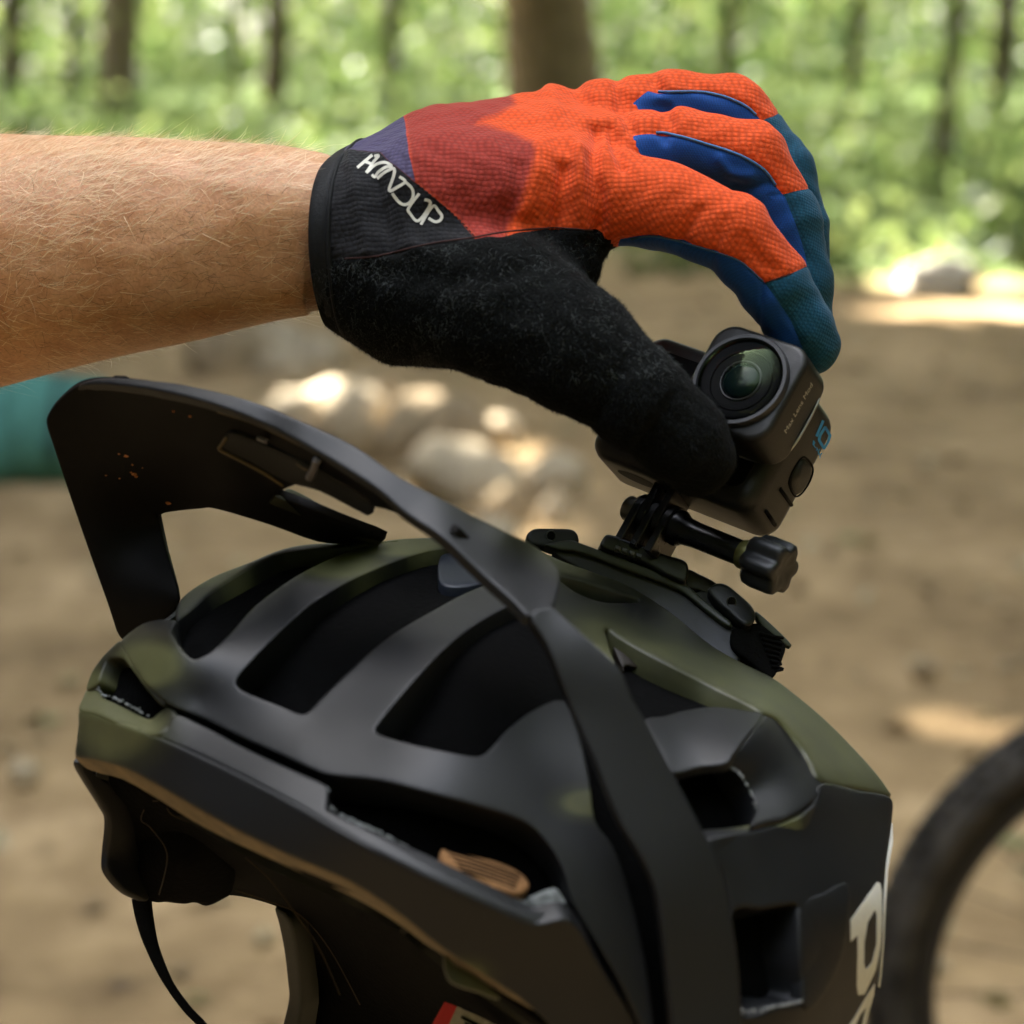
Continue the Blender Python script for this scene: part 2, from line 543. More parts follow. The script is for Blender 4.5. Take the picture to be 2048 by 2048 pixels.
# unseen crowns added on the sunny side to keep the clearing in open shade
def shade(C):
    s = C[:, 2] / SUN_DIR[2]
    G = C[:, :2] - SUN_DIR[:2] * s[:, None]
    d = np.hypot(C[:, 0] - SUBJ[0], C[:, 1] - SUBJ[1])
    return (G[:, 0] > -9) & (G[:, 0] < 12) & (G[:, 1] > -14) & (G[:, 1] < 19) & (d > 9.0)
roof(150000, 0.60, shade, zr=(13.0, 24.0), ext=34, y0=2)
# unseen wall of woodland round the photographer, added to cut light from the sides
n = 30000
a = r.uniform(0, 2 * np.pi, n); rad = r.uniform(10, 19, n)
C = np.stack([np.cos(a) * rad, np.sin(a) * rad + 1.0, r.uniform(0.1, 12.5, n)], 1)
az = np.arctan2(C[:, 0], C[:, 1])
C = C[(np.abs(az) > 0.48)]
C = keep_leaves(C, 0.5)
parts.append(leaf_quads(C, 0.55, r))
mb = MB()
for v, t in parts: mb.add(v, tris=t)
v, t, q = mb.out()
o = add_obj("shade_canopy", v, M_LEAF, tris=t, smooth=False)
tag(o, "unseen leafy woodland roof and walls added to shade the clearing", "foliage", kind="stuff")

# ---- sunlit understorey in view
def cone_pts(n, y0, y1, z0, z1, seed, half=0.42, clump=0.0):
    r = np.random.default_rng(seed)
    y = y0 + (y1 - y0) * r.uniform(size=n) ** 0.8
    x = r.uniform(-half, half, n) * y
    z = z0 + (z1 - z0) * r.uniform(size=n) ** 1.3
    C = np.stack([x, y, z], 1)
    if clump > 0:
        m = max(n // 14, 1)
        cc = C[:m]
        C = cc[r.integers(0, m, n)] + r.normal(size=(n, 3)) * np.array([clump, clump, clump * 0.7])
        C[:, 2] = np.abs(C[:, 2])
    return C
mb = MB(); r2 = np.random.default_rng(5)
C = cone_pts(780, 26, 58, 0.5, 4.2, 31, clump=0.35)
mb.add(*leaf_quads(C, 0.13, r2))
C = cone_pts(5200, 24, 60, 0.05, 0.6, 35, clump=0.35)
mb.add(*leaf_quads(C, 0.15, r2))
C = cone_pts(34000, 74, 125, 0.2, 9.5, 32, clump=0.8)
mb.add(*leaf_quads(C, 0.36, r2))
v, t, q = mb.out()
o = add_obj("understorey", v, M_LEAF2, tris=t, smooth=False)
tag(o, "blurred sunlit green understorey between the tree trunks", "foliage", kind="stuff")
mb = MB()
C = cone_pts(29000, 12.5, 45, 0.02, 0.35, 33, clump=0.22)
edge = 14.9 + 1.2 * np.sin(C[:, 0] * 1.1) - 0.45 * C[:, 0] + 1.6 * snoise(C[:, 0] * 0.5, C[:, 1] * 0.5, 17)
C = C[C[:, 1] > edge]
mb.add(*leaf_quads(C, 0.085, r2))
v, t, q = mb.out()
o = add_obj("undergrowth", v, M_LEAF2, tris=t, smooth=False)
tag(o, "low green plants covering the forest floor beyond the path", "undergrowth", kind="stuff")

# ---- litter on the path
C = cone_pts(1300, 1.6, 17, 0.0, 0.0, 34, half=0.34)
C[:, 2] = ground_z(C[:, 0], C[:, 1]) + 0.012
v, t = leaf_quads(C, 0.035, r2, flat=0.85)
M_LIT = leaf_mat("dry_leaves", [(0.10, 0.06, 0.03), (0.20, 0.135, 0.07), (0.34, 0.26, 0.15), (0.40, 0.34, 0.20), (0.14, 0.17, 0.05)], 0.15)
o = add_obj("leaf_litter", v, M_LIT, tris=t, smooth=False)
tag(o, "dry fallen leaves scattered over the dirt path", "leaf litter", kind="stuff")

# ---- trees
make_tree("tree", 30, 232, 46, "thin dark trunk at the left edge of the woods", crown_n=500)
make_tree("tree", 232, 262, 84, "tree with pale sunlit bark rising behind the forearm", lean=(0.012, 0), bark=M_BARK2, height=15)
make_tree("tree", 150, 225, 28, "slender sapling left of the pale barked tree", crown_n=350)
make_tree("tree", 552, 212, 52, "dark straight trunk above the middle of the forearm", crown_n=500)
make_tree("tree", 784, 252, 32, "slim brown sapling above the black glove cuff", crown_n=350)
make_tree("tree", 1082, 400, 200, "thick brown tree trunk rising behind the gloved hand", crown_n=1500, crown_r=3.6, height=15, z0=6.0, bark=simple("brown_bark", (0.17, 0.115, 0.062), 0.9, 0.2, noise=(5.0, 0.4), bump=(14.0, 0.9, 0.03)))
make_tree("tree", 1878, 398, 34, "thin leaning sapling right of the gloved fingers", lean=(0.058, 0), crown_n=450)
make_tree("tree", 1998, 240, 46, "dark narrow trunk near the upper right corner", lean=(0.006, 0))
make_tree("tree", 1456, 230, 32, "faint slender trunk just right of the gloved hand", crown_n=350)
make_tree("tree", 1708, 250, 34, "faint narrow trunk between the hand and the leaning sapling", crown_n=350)
make_tree("tree", 476, 190, 16, "faint distant trunk left of the dark straight one", crown_n=300, dist=70)

# ---- rocks beside the path
def blob(c, rx, ry, rz, seed, sub=3, rough=0.22):
    r = np.random.default_rng(seed)
    th, ph = np.meshgrid(np.linspace(0, np.pi, 15), np.linspace(0, 2 * np.pi, 22, endpoint=False), indexing='ij')
    d = np.stack([np.sin(th) * np.cos(ph), np.sin(th) * np.sin(ph), np.cos(th)], -1).reshape(-1, 3)
    dirs = r.normal(size=(9, 3)); dirs /= np.linalg.norm(dirs, axis=1)[:, None]
    rad = np.ones(len(d))
    for k in dirs:
        rad = np.minimum(rad, r.uniform(0.72, 0.95) / np.maximum(d @ k, 0.05))
    rad = rad * (1 + rough * 0.3 * np.sin(d @ r.normal(size=3) * 6))
    v = d * rad[:, None] * np.array([rx, ry, rz]) + np.array(c)
    q = []
    for i in range(14):
        for j in range(22):
            k = (j + 1) % 22
            q.append((i * 22 + j, (i + 1) * 22 + j, (i + 1) * 22 + k, i * 22 + k))
    return v, q
M_ROCK = simple("pale_rock", (0.50, 0.41, 0.28), 0.9, 0.3, noise=(9.0, 0.3), bump=(30.0, 0.7, 0.01))
M_SUNROCK = simple("sun_patch_rock", (0.78, 0.72, 0.60), 0.9, 0.3, noise=(9.0, 0.15), bump=(30.0, 0.7, 0.01))  # whitened colour stands in for sunlit leaves and ground
M_ROCK2 = simple("brown_rock", (0.33, 0.25, 0.15), 0.9, 0.3, noise=(9.0, 0.35), bump=(30.0, 0.7, 0.01))
ROCKS = [(905, 985, 215, 110, M_ROCK, "long flat pale rock directly behind the visor's near edge"),
         (640, 735, 100, 60, M_ROCK, "small rounded pale rock just below the glove cuff"),
         (545, 720, 150, 70, M_ROCK, "pale rock under the bare wrist"),
         (760, 830, 110, 75, M_ROCK2, "brownish rock between the visor and the glove's palm"),
         (1110, 1040, 70, 55, M_ROCK, "small bright rock left of the camera's mount"),
         (985, 1095, 120, 60, M_ROCK, "pale rock partly hidden by the strap buckle"),
         (1000, 890, 95, 55, M_ROCK, "rounded pale rock below the thumb's base"),
         (700, 910, 120, 80, M_ROCK2, "mossy brown rock above the visor's upper edge"),
         (430, 735, 110, 50, M_ROCK2, "low brown rock beneath the forearm"),
         (1885, 580, 190, 60, M_SUNROCK, "sunlit white rock at the edge of the undergrowth"),
         (860, 735, 80, 45, M_ROCK2, "small brown rock under the middle of the palm"),
         (1700, 905, 40, 22, M_ROCK2, "small stone on the path right of the camera"),
         (1500, 1060, 40, 24, M_ROCK2, "small stone on the path behind the thumb screw"),
         (45, 1560, 60, 40, M_ROCK, "small stone at the left edge beside the helmet"),
         (1850, 1350, 60, 35, M_ROCK2, "small stone on the path above the bicycle wheel")]
for i, (x, y, w, h, m_, lab) in enumerate(ROCKS):
    g = ground_at(x, y); k = TAN * g[1] / 1024
    rx = w * k / 2; rz = h * k * 0.8
    v, q = blob((g[0], g[1] + rx * 0.4, rz * 0.35), rx, rx * 0.8, rz, 40 + i)
    o = add_obj("rock", v, m_, quads=q, loc=(g[0], g[1], 0.0))
    tag(o, lab, "rock", "rocks and stones lying by the path")

rr_ = np.random.default_rng(99)
ORD = ["leftmost", "second", "third", "fourth", "fifth", "sixth", "seventh", "eighth", "ninth", "tenth", "eleventh", "twelfth", "thirteenth", "rightmost"]
xs_ = np.linspace(440, 1120, 14)
for i in range(14):                                  # bank of weathered rocks behind the visor and glove
    x = xs_[i] + rr_.uniform(-18, 18); y = 700 + (x - 440) * 0.42 + rr_.uniform(-25, 110)
    w = rr_.uniform(90, 200); h = w * rr_.uniform(0.45, 0.7)
    g = ground_at(x, y); k = TAN * g[1] / 1024
    rx = w * k / 2; rz = h * k * 0.8
    v, q = blob((g[0], g[1] + rx * 0.4, rz * 0.3), rx, rx * 0.8, rz, 140 + i)
    pale = rr_.uniform() < 0.6
    o = add_obj("rock", v, M_ROCK if pale else M_ROCK2, quads=q, loc=(g[0], g[1], 0.0))
    tag(o, "%s weathered rock, %s in the blurred bank between glove and visor" % ("pale" if pale else "brown", ORD[i] if i in (0, 13) else ORD[i] + " from the left"), "rock", "rocks heaped in the bank behind the visor")
# ---- teal bag on the ground at the left
g = ground_at(60, 985)
root = empty("duffel_bag", (g[0], g[1] + 0.1, 0))
tag(root, "teal fabric bag lying on the ground at the left edge", "bag")
M_TEAL_BAG = simple("teal_canvas", (0.085, 0.25, 0.205), 0.8, 0.3, noise=(12.0, 0.25), bump=(40.0, 0.6, 0.01))
mb = MB()
k = TAN * g[1] / 1024
xs = np.linspace(-1, 1, 24)
L, R0 = 190 * k, 118 * k
path = np.stack([g[0] - 25 * k + xs * L, np.full(24, g[1] + 0.12), R0 * 0.92 + 0.02 * np.sin(xs * 5)], 1)
rr = R0 * np.clip((1 - np.abs(xs) ** 6), 0.05, 1) ** 0.5 * (1 + 0.05 * np.sin(xs * 11))
v, t, q = tube(path, rr, 28)
add_obj("body", v, M_TEAL_BAG, root, tris=t, quads=q)
for s in (-0.45, 0.45):
    a = np.linspace(-0.3, np.pi + 0.3, 24)
    pth = np.stack([np.full(24, g[0] - 25 * k + s * L), g[1] + 0.12 - np.cos(a) * R0 * 1.04, R0 * 0.92 + np.sin(a) * R0 * 1.04], 1)
    v, t, q = tube(pth, 0.012, 8); add_obj("strap", v, simple("dark_webbing", (0.02, 0.05, 0.045), 0.8), root, tris=t, quads=q)
v, t, q = tube(np.stack([g[0] - 25 * k + xs * L * 0.8, np.full(24, g[1] + 0.09), np.full(24, R0 * 1.93)], 1), 0.006, 6)
add_obj("zip", v, simple("zip_black", (0.02, 0.02, 0.02), 0.6), root, tris=t, quads=q)

# ---- bicycle wheel standing on the path behind the helmet
WD = 2.6
c = at_dist(2370, 2000, WD); c[2] = 0.345
root = empty("bicycle", (c[0], c[1], 0.0))
tag(root, "bicycle with a black knobbly tyre standing behind the helmet at lower right", "bicycle")
wh_v = []
RT = 0.335
a = np.linspace(0, 2 * np.pi, 97)
wheel_path = np.stack([c[0] + np.cos(a) * RT, np.full(97, c[1]), c[2] + np.sin(a) * RT], 1)
v, t, q = tube(wheel_path[:-1], 0.028, 14, caps=False)
nn = 96
q = np.array(q); q = np.concatenate([q, [((nn - 1) * 14 + j, (nn - 1) * 14 + (j + 1) % 14, (j + 1) % 14, j) for j in range(14)]])
M_TYRE = simple("tyre_rubber", (0.042, 0.038, 0.033), 0.8, 0.3, noise=(22.0, 0.8))
mb = MB(); mb.add(v, t, q)
for i in range(84):                        # tread knobs
    th = 2 * np.pi * i / 84
    for s in (-0.016, 0.0, 0.016):
        th2 = th + (0.5 * 2 * np.pi / 84 if s == 0 else 0)
        er = np.array([np.cos(th2), 0, np.sin(th2)]); et = np.array([-np.sin(th2), 0, np.cos(th2)]); ey = np.array([0, 1.0, 0])
        rad = RT + math.sqrt(0.028 ** 2 - s ** 2) - 0.001
        p = c + er * rad + ey * s
        bx = [p + et * a_ * 0.007 + ey * b_ * 0.006 + er * e_ for e_ in (0, 0.007) for a_, b_ in ((-1, -1), (1, -1), (1, 1), (-1, 1))]
        mb.add(bx, quads=[(4, 5, 6, 7), (0, 1, 5, 4), (1, 2, 6, 5), (2, 3, 7, 6), (3, 0, 4, 7)])
v, t, q = mb.out()
wheel = add_obj("wheel", v, M_TYRE, root, tris=t, quads=q, sharp=40)
rim_path = np.stack([c[0] + np.cos(a[:-1]) * 0.297, np.full(96, c[1]), c[2] + np.sin(a[:-1]) * 0.297], 1)
v, t, q = tube(rim_path, 0.013, 10, caps=False)
q = np.concatenate([np.array(q), [((nn - 1) * 10 + j, (nn - 1) * 10 + (j + 1) % 10, (j + 1) % 10, j) for j in range(10)]])
M_RIM = simple("rim_black", (0.02, 0.02, 0.02), 0.4)
add_obj("rim", v, M_RIM, wheel, tris=t, quads=q)
v, t, q = tube([c + np.array([0, -0.05, 0]), c + np.array([0, 0.05, 0])], 0.022, 16)
add_obj("hub", v, M_RIM, wheel, tris=t, quads=q, sharp=40)
M_SPOKE = simple("spoke_steel", (0.05, 0.05, 0.05), 0.35, metal=1.0)
for i in range(28):
    th = 2 * np.pi * i / 28; th2 = th + (0.5 if i % 2 else -0.5); s = 0.03 if i % 4 < 2 else -0.03
    v, t, q = tube([c + np.array([np.cos(th2) * 0.02, s, np.sin(th2) * 0.02]), c + np.array([np.cos(th) * 0.29, 0, np.sin(th) * 0.29])], 0.001, 5)
    add_obj("spoke", v, M_SPOKE, wheel, tris=t, quads=q)
for s in (-0.07, 0.07):
    v, t, q = tube([c + np.array([0, s, 0]), c + np.array([0.09, s, 0.30]), c + np.array([0.16, s * 0.9, 0.55])], [0.014, 0.018, 0.02], 12)
    add_obj("fork_leg", v, M_RIM, root, tris=t, quads=q)
# ================================================================== the person: bare forearm in a cycling glove
def surface_nets(F, org, h):
    S = F < 0
    nx, ny, nz = F.shape
    cnt = np.zeros((nx - 1, ny - 1, nz - 1), np.int8)
    offs = [(i, j, k) for i in (0, 1) for j in (0, 1) for k in (0, 1)]
    for i, j, k in offs: cnt += S[i:nx - 1 + i, j:ny - 1 + j, k:nz - 1 + k]
    act = np.argwhere((cnt > 0) & (cnt < 8))
    vals = np.stack([F[act[:, 0] + i, act[:, 1] + j, act[:, 2] + k] for i, j, k in offs], 1)
    O = np.array(offs, float)
    acc = np.zeros((len(act), 3)); c = np.zeros(len(act))
    for a in range(8):
        for b in range(a + 1, 8):
            if np.abs(O[a] - O[b]).sum() != 1: continue
            m = (vals[:, a] < 0) != (vals[:, b] < 0)
            t = vals[m, a] / (vals[m, a] - vals[m, b])
            acc[m] += O[a] + t[:, None] * (O[b] - O[a]); c[m] += 1
    P = (act + acc / c[:, None]) * h + org
    ID = np.full(cnt.shape, -1, np.int64); ID[tuple(act.T)] = np.arange(len(act))
    quads = []
    for ax_ in range(3):
        sl0 = [slice(None)] * 3; sl1 = [slice(None)] * 3
        sl0[ax_] = slice(0, -1); sl1[ax_] = slice(1, None)
        A, B = S[tuple(sl0)], S[tuple(sl1)]
        e = np.argwhere(A != B)
        u, w = [x for x in range(3) if x != ax_]
        e = e[(e[:, u] > 0) & (e[:, w] > 0) & (e[:, u] < F.shape[u] - 1) & (e[:, w] < F.shape[w] - 1)]
        sgn = A[tuple(e.T)]
        def cid(du, dw):
            k = e.copy(); k[:, u] += du; k[:, w] += dw
            return ID[tuple(k.T)]
        q = np.stack([cid(-1, -1), cid(0, -1), cid(0, 0), cid(-1, 0)], 1)
        fl = sgn if ax_ != 1 else ~sgn
        q[~fl] = q[~fl][:, ::-1]
        quads.append(q)
    Q = np.concatenate(quads)
    Q = Q[(Q >= 0).all(1)]
    return P, Q

def seg_d(X, a, b, ra, rb):
    a = np.asarray(a, np.float32); b = np.asarray(b, np.float32)
    v = b - a; L = float(v @ v)
    t = np.clip(((X[0] - a[0]) * v[0] + (X[1] - a[1]) * v[1] + (X[2] - a[2]) * v[2]) / L, 0, 1)
    d = np.sqrt((X[0] - a[0] - t * v[0]) ** 2 + (X[1] - a[1] - t * v[1]) ** 2 + (X[2] - a[2] - t * v[2]) ** 2)
    return d - (ra + t * (rb - ra))

def smin(a, b, k):
    h = np.clip(0.5 + 0.5 * (b - a) / k, 0, 1)
    return b + (a - b) * h - k * h * (1 - h)

def chain(X, pts, k=2.0):
    """pts: (px, py, d, radius mm) joints."""
    d = None
    for (a, b) in zip(pts[:-1], pts[1:]):
        s = seg_d(X, pm(*a[:3]), pm(*b[:3]), a[3], b[3])
        d = s if d is None else smin(d, s, k)
    return d

META = [[(665, 466, -9, 21.0), (880, 400, -14, 24), (1185, 385, -12, 17.5)],
        [(665, 466, 4, 21.5), (880, 360, 6, 24), (1205, 310, 10, 17)],
        [(665, 468, 12, 21.5), (900, 340, 22, 22), (1215, 245, 31, 15.0)],
        [(668, 472, 16, 20.5), (900, 360, 36, 20), (1130, 262, 50, 16)]]
INDEX = [(1185, 388, -12, 16.6), (1330, 412, -20, 15.0), (1462, 464, -24, 13.6), (1546, 566, -19, 12.3), (1600, 655, -13, 11.6), (1622, 690, -11, 10.2)]
MIDDLE = [(1205, 320, 10, 16), (1350, 300, 8, 15.0), (1500, 318, 7, 13.4), (1572, 440, 10, 12.2), (1600, 560, 12, 11.5), (1606, 650, 14, 10.5)]
RING = [(1215, 245, 31, 15), (1340, 222, 32, 14.6), (1462, 226, 32, 13.6), (1560, 345, 32, 12.5), (1592, 460, 32, 11.8), (1602, 560, 32, 10.5)]
PINKY = [(1130, 262, 50, 14), (1230, 232, 54, 13), (1330, 240, 56, 12), (1400, 340, 55, 10.5), (1420, 420, 52, 9)]
THUMB = [(800, 545, -14, 25), (1010, 615, -32, 24.5), (1150, 700, -42, 20.5), (1280, 800, -46, 16.2), (1365, 876, -42, 14.6), (1394, 914, -39, 12.8)]
THENAR = [(690, 503, -4, 24.5), (820, 580, -6, 25), (980, 600, -10, 23), (1110, 520, -14, 15)]

def glove_field(X):
    palm = None
    for m_ in META:
        s = chain(X, m_); palm = s if palm is None else smin(palm, s, 9.0)
    palm = smin(palm, chain(X, THENAR), 10.0)
    th = smin(palm, chain(X, THUMB, 3.0), 9.0)
    ids = [palm]
    fs = []
    for f, k in ((INDEX, 7.0), (MIDDLE, 5.0), (RING, 5.0), (PINKY, 5.0)):
        c = chain(X, f, 2.5); ids.append(c)
        fs.append(smin(palm, c, k))
    ids.append(chain(X, THUMB, 3.0))
    d = th
    for f in fs: d = smin(d, f, 1.2)
    return d, ids

H_ = 0.95
o0 = np.array([-92.0, -8.0, -74.0]); o1 = np.array([122.0, 172.0, 82.0])
gx_ = [np.arange(o0[i], o1[i], H_, dtype=np.float32) for i in range(3)]
X = np.meshgrid(*gx_, indexing='ij')
F, _ = glove_field(X)
P, Q = surface_nets(F, o0, H_)
del X, F
T = np.concatenate([Q[:, [0, 1, 2]], Q[:, [0, 2, 3]]])
# light smoothing
def smooth_mesh(P, T, it):
    E = np.concatenate([T[:, [0, 1]], T[:, [1, 2]], T[:, [2, 0]]])
    for _ in range(it):
        s = np.zeros_like(P); c = np.zeros(len(P))
        np.add.at(s, E[:, 0], P[E[:, 1]]); np.add.at(c, E[:, 0], 1)
        P = P * 0.5 + 0.5 * s / np.maximum(c, 1)[:, None]
    return P
P = smooth_mesh(P, T, 3)

def nrm_pm(P, T):
    """outward normals in pm space (faces wound so that they look outward in world space)"""
    n = vnormals(P, T)
    return n
wv = to_world(P); N_w = vnormals(wv, T)
cen = wv.mean(0)
# fix winding globally
fld = lambda A: glove_field([A[:, 0], A[:, 1], A[:, 2]])
N_pm = vnormals(P, T)
tst = fld(P + N_pm * 1.5)[0]
if np.median(tst) < 0:
    T = T[:, ::-1].copy(); N_pm = -N_pm
NW = N_pm.copy()                                     # outward in pm space
_, ids = fld(P)
fid = np.argmin(np.stack(ids, 1) - np.array([1.5, 0, 0, 0, 0, 0]), 1)      # 0 palm 1 index 2 middle 3 ring 4 pinky 5 thumb
px2 = to_px(P)
facing = NW[:, 2] < 0.25                             # the side turned to the lens

# ---- cloth folds: raised and sunk lines laid over the surface
def fold(poly, amp, width):
    global P
    poly = catmull(np.array(poly, float), 6)
    d = poly_dist(poly, px2, closed=False)
    a = 1.55 * amp * np.exp(-(d / (width * 1.15)) ** 2)
    P = P + NW * (a * np.clip((0.4 - NW[:, 2]) / 0.6, 0, 1))[:, None]
for poly, amp, w in [
        ([(1128, 335), (1122, 390), (1112, 455)], -1.9, 13), ([(1158, 300), (1160, 370), (1165, 462)], 1.5, 12),
        ([(1195, 262), (1188, 330), (1200, 400), (1198, 455)], -1.9, 12), ([(1222, 255), (1236, 300), (1246, 330)], -1.6, 11),
        ([(1100, 180), (1112, 230), (1140, 270)], 1.2, 16), ([(1150, 170), (1180, 205), (1225, 215)], -1.5, 15),
        ([(1235, 160), (1244, 200), (1262, 255)], -1.5, 12), ([(1090, 250), (1080, 330), (1050, 420)], 0.9, 18),
        ([(1045, 330), (1030, 400), (1000, 460)], -0.8, 16), ([(700, 310), (715, 400), (735, 505)], 1.0, 12),
        ([(745, 330), (765, 420), (785, 500)], -1.1, 12), ([(795, 330), (800, 420), (830, 495)], 0.8, 13),
        ([(880, 300), (900, 360), (930, 430)], -0.6, 18), ([(960, 240), (990, 300), (1000, 380)], 0.7, 20),
        ([(1330, 280), (1345, 250), (1340, 215)], -0.9, 9), ([(1322, 212), (1330, 245), (1322, 262)], -1.3, 12),
        ([(1400, 420), (1370, 470), (1360, 500)], -0.8, 11), ([(1450, 440), (1430, 500), (1420, 540)], -0.6, 10),
        ([(1310, 160), (1318, 172)], -1.6, 12), ([(1490, 470), (1520, 520), (1555, 540)], -0.5, 10),
        ([(1440, 318), (1460, 345), (1500, 350)], 0.8, 10), ([(1470, 370), (1500, 375), (1540, 365)], -0.7, 9),
        ([(760, 540), (900, 560), (1050, 540)], -1.0, 22), ([(1150, 560), (1100, 640), (1000, 680)], 0.8, 26),
        ([(1250, 720), (1220, 790), (1180, 850)], -0.8, 14), ([(1350, 790), (1310, 850), (1270, 900)], -0.7, 12)]:
    fold(poly, amp, w)
P = P + NW * (0.35 * np.sin(P[:, 0] * 0.35 + 2 * np.sin(P[:, 1] * 0.21)) * np.sin(P[:, 1] * 0.3 + P[:, 2] * 0.27))[:, None]

# ---- cut the cuff opening
cA, cB, cC = pm(676, 290, 6), pm(672, 645, 6), pm(621, 441, -30)
cn = np.cross(cB - cA, cC - cA); cn /= np.linalg.norm(cn)
if cn[0] < 0: cn = -cn
f_cuff = (P - cA) @ cn                                # > 0 : glove side

# ---- regions (signed distance in pixels, < 0 inside)
def region(polys_by_id):
    f = np.full(len(P), 60.0)
    for i, poly in polys_by_id.items():
        k = fid == i
        f[k] = sdf_poly(poly, px2[k])
    return f
PALM_POLY = [(540, 535), (640, 528), (678, 519), (755, 513), (817, 498), (880, 485), (942, 477), (1004, 466), (1097, 457), (1150, 459), (1190, 462), (1206, 470), (1230, 520), (1700, 700), (1700, 1150), (540, 1150)]
f_palm = np.minimum(region({0: PALM_POLY, 1: [(1230, 530), (1317, 506), (1395, 538), (1442, 576), (1473, 612), (1497, 640), (1515, 690), (1480, 800), (1200, 640)]}), np.where(fid == 5, -40.0, 60.0))
# continuous across thumb / palm boundary above the seam line
k5 = fid == 5
f_palm[k5] = np.clip(sdf_poly(PALM_POLY, px2[k5]), -60, 60)
low = NW[:, 1] < -0.55
f_palm = np.where((fid == 0) & low & (px2[:, 1] > 480), np.minimum(f_palm, -3), f_palm)
f_blue = region({1: [(1240, 480), (1275, 474), (1317, 472), (1411, 497), (1479, 521), (1529, 566), (1556, 602), (1582, 642), (1604, 695), (1618, 760), (1500, 840), (1300, 620), (1235, 500)],
                 2: [(1270, 268), (1308, 266), (1340, 268), (1400, 285), (1480, 311), (1530, 341), (1557, 378), (1570, 392), (1578, 411), (1598, 466), (1613, 513), (1617, 560), (1610, 640), (1640, 820), (1200, 820), (1200, 330)],
                 3: [(1296, 180), (1330, 184), (1400, 184), (1450, 193), (1490, 210), (1518, 234), (1534, 262), (1560, 330), (1580, 420), (1590, 560), (1200, 560), (1200, 260)]})
f_teal = region({1: [(1525, 568), (1585, 546), (1640, 520), (1760, 520), (1760, 860), (1500, 860)],
                 2: [(1540, 392), (1568, 388), (1600, 380), (1760, 350), (1760, 860), (1500, 860)],
                 3: [(1500, 252), (1525, 240), (1547, 232), (1620, 190), (1800, 190), (1800, 800), (1500, 800)],
                 4: [(1370, 300), (1390, 270), (1470, 230), (1600, 230), (1600, 700), (1300, 700)]})
f_black = sdf_poly([(500, 300), (702, 305), (730, 302), (761, 305), (780, 324), (811, 348), (830, 364), (880, 405), (920, 440), (952, 478), (960, 560), (500, 560)], px2)
f_purple = sdf_poly([(600, 309), (702, 306), (730, 303), (761, 306), (780, 325), (811, 349), (832, 365), (817, 302), (811, 250), (800, 200), (600, 200)], px2)
f_maroon = sdf_poly([(800, 200), (811, 255), (817, 302), (830, 364), (880, 405), (920, 440), (956, 484), (1006, 474), (1024, 440), (1040, 410), (1062, 340), (1071, 305), (1062, 283), (1020, 265), (952, 252), (985, 235), (1030, 208), (1010, 150), (850, 150)], px2)
# seams: each cloth panel is a little proud of its neighbour
sink = np.zeros(len(P))
for f, w in ((f_palm, 5.0), (f_blue, 5.0), (f_teal, 4.0)):
    sink += np.exp(-(f / w) ** 2) * 0.45
P = P - NW * np.minimum(sink, 0.7)[:, None]
P = P + NW * (np.where(f_palm < 0, 0.5, 0) * np.clip(-f_palm / 6, 0, 1))[:, None]

def clip_mesh(P, T, f, attrs):
    """Split triangles along f = 0: returns (inside, outside) as (P, T, attrs) with attrs a (n, m) array."""
    res = []
    for sgn in (1, -1):
        g = f * sgn
        neg = g[T] < 0; c = neg.sum(1)
        newT = [T[c == 3]]
        extraP, extraA, cache = [], [], {}
        base = len(P)
        def cut(a, b):
            key = (a, b) if a < b else (b, a)
            if key not in cache:
                a0, b0 = key
                t = g[a0] / (g[a0] - g[b0])
                cache[key] = base + len(extraP)
                extraP.append(P[a0] + t * (P[b0] - P[a0])); extraA.append(attrs[a0] + t * (attrs[b0] - attrs[a0]))
            return cache[key]
        add = []
        for tri, ng in zip(T[(c == 1) | (c == 2)], neg[(c == 1) | (c == 2)]):
            if ng.sum() == 1:
                i = int(np.argmax(ng)); a, b, d = tri[i], tri[(i + 1) % 3], tri[(i + 2) % 3]
                add.append((a, cut(a, b), cut(a, d)))
            else:
                i = int(np.argmin(ng)); a, b, d = tri[i], tri[(i + 1) % 3], tri[(i + 2) % 3]
                ab, ad = cut(a, b), cut(a, d)
                add.append((ab, b, d)); add.append((ab, d, ad))
        Tn = np.concatenate([newT[0], np.array(add, dtype=int).reshape(-1, 3)])
        Pn = np.concatenate([P, np.array(extraP).reshape(-1, 3)]); An = np.concatenate([attrs, np.array(extraA).reshape(-1, attrs.shape[1])])
        used = np.unique(Tn); mp = np.full(len(Pn), -1); mp[used] = np.arange(len(used))
        res.append((Pn[used], mp[Tn], An[used]))
    return res

A = np.stack([f_palm, f_blue, f_teal, f_black, f_purple, f_maroon, NW[:, 0], NW[:, 1], NW[:, 2]], 1)
_, glove_all = clip_mesh(P, T, f_cuff, A)
GP, GT, GA = glove_all
GLOVE_BVH = BVHTree.FromPolygons([Vector(p) for p in to_world(GP)], [tuple(int(i) for i in t) for t in GT])
(palmP, palmT, palmA), rest = clip_mesh(GP, GT, GA[:, 0], GA)
(blueP, blueT, blueA), rest = clip_mesh(rest[0], rest[1], rest[2][:, 1], rest[2])
(tealP, tealT, tealA), (upP, upT, upA) = clip_mesh(rest[0], rest[1], rest[2][:, 2], rest[2])

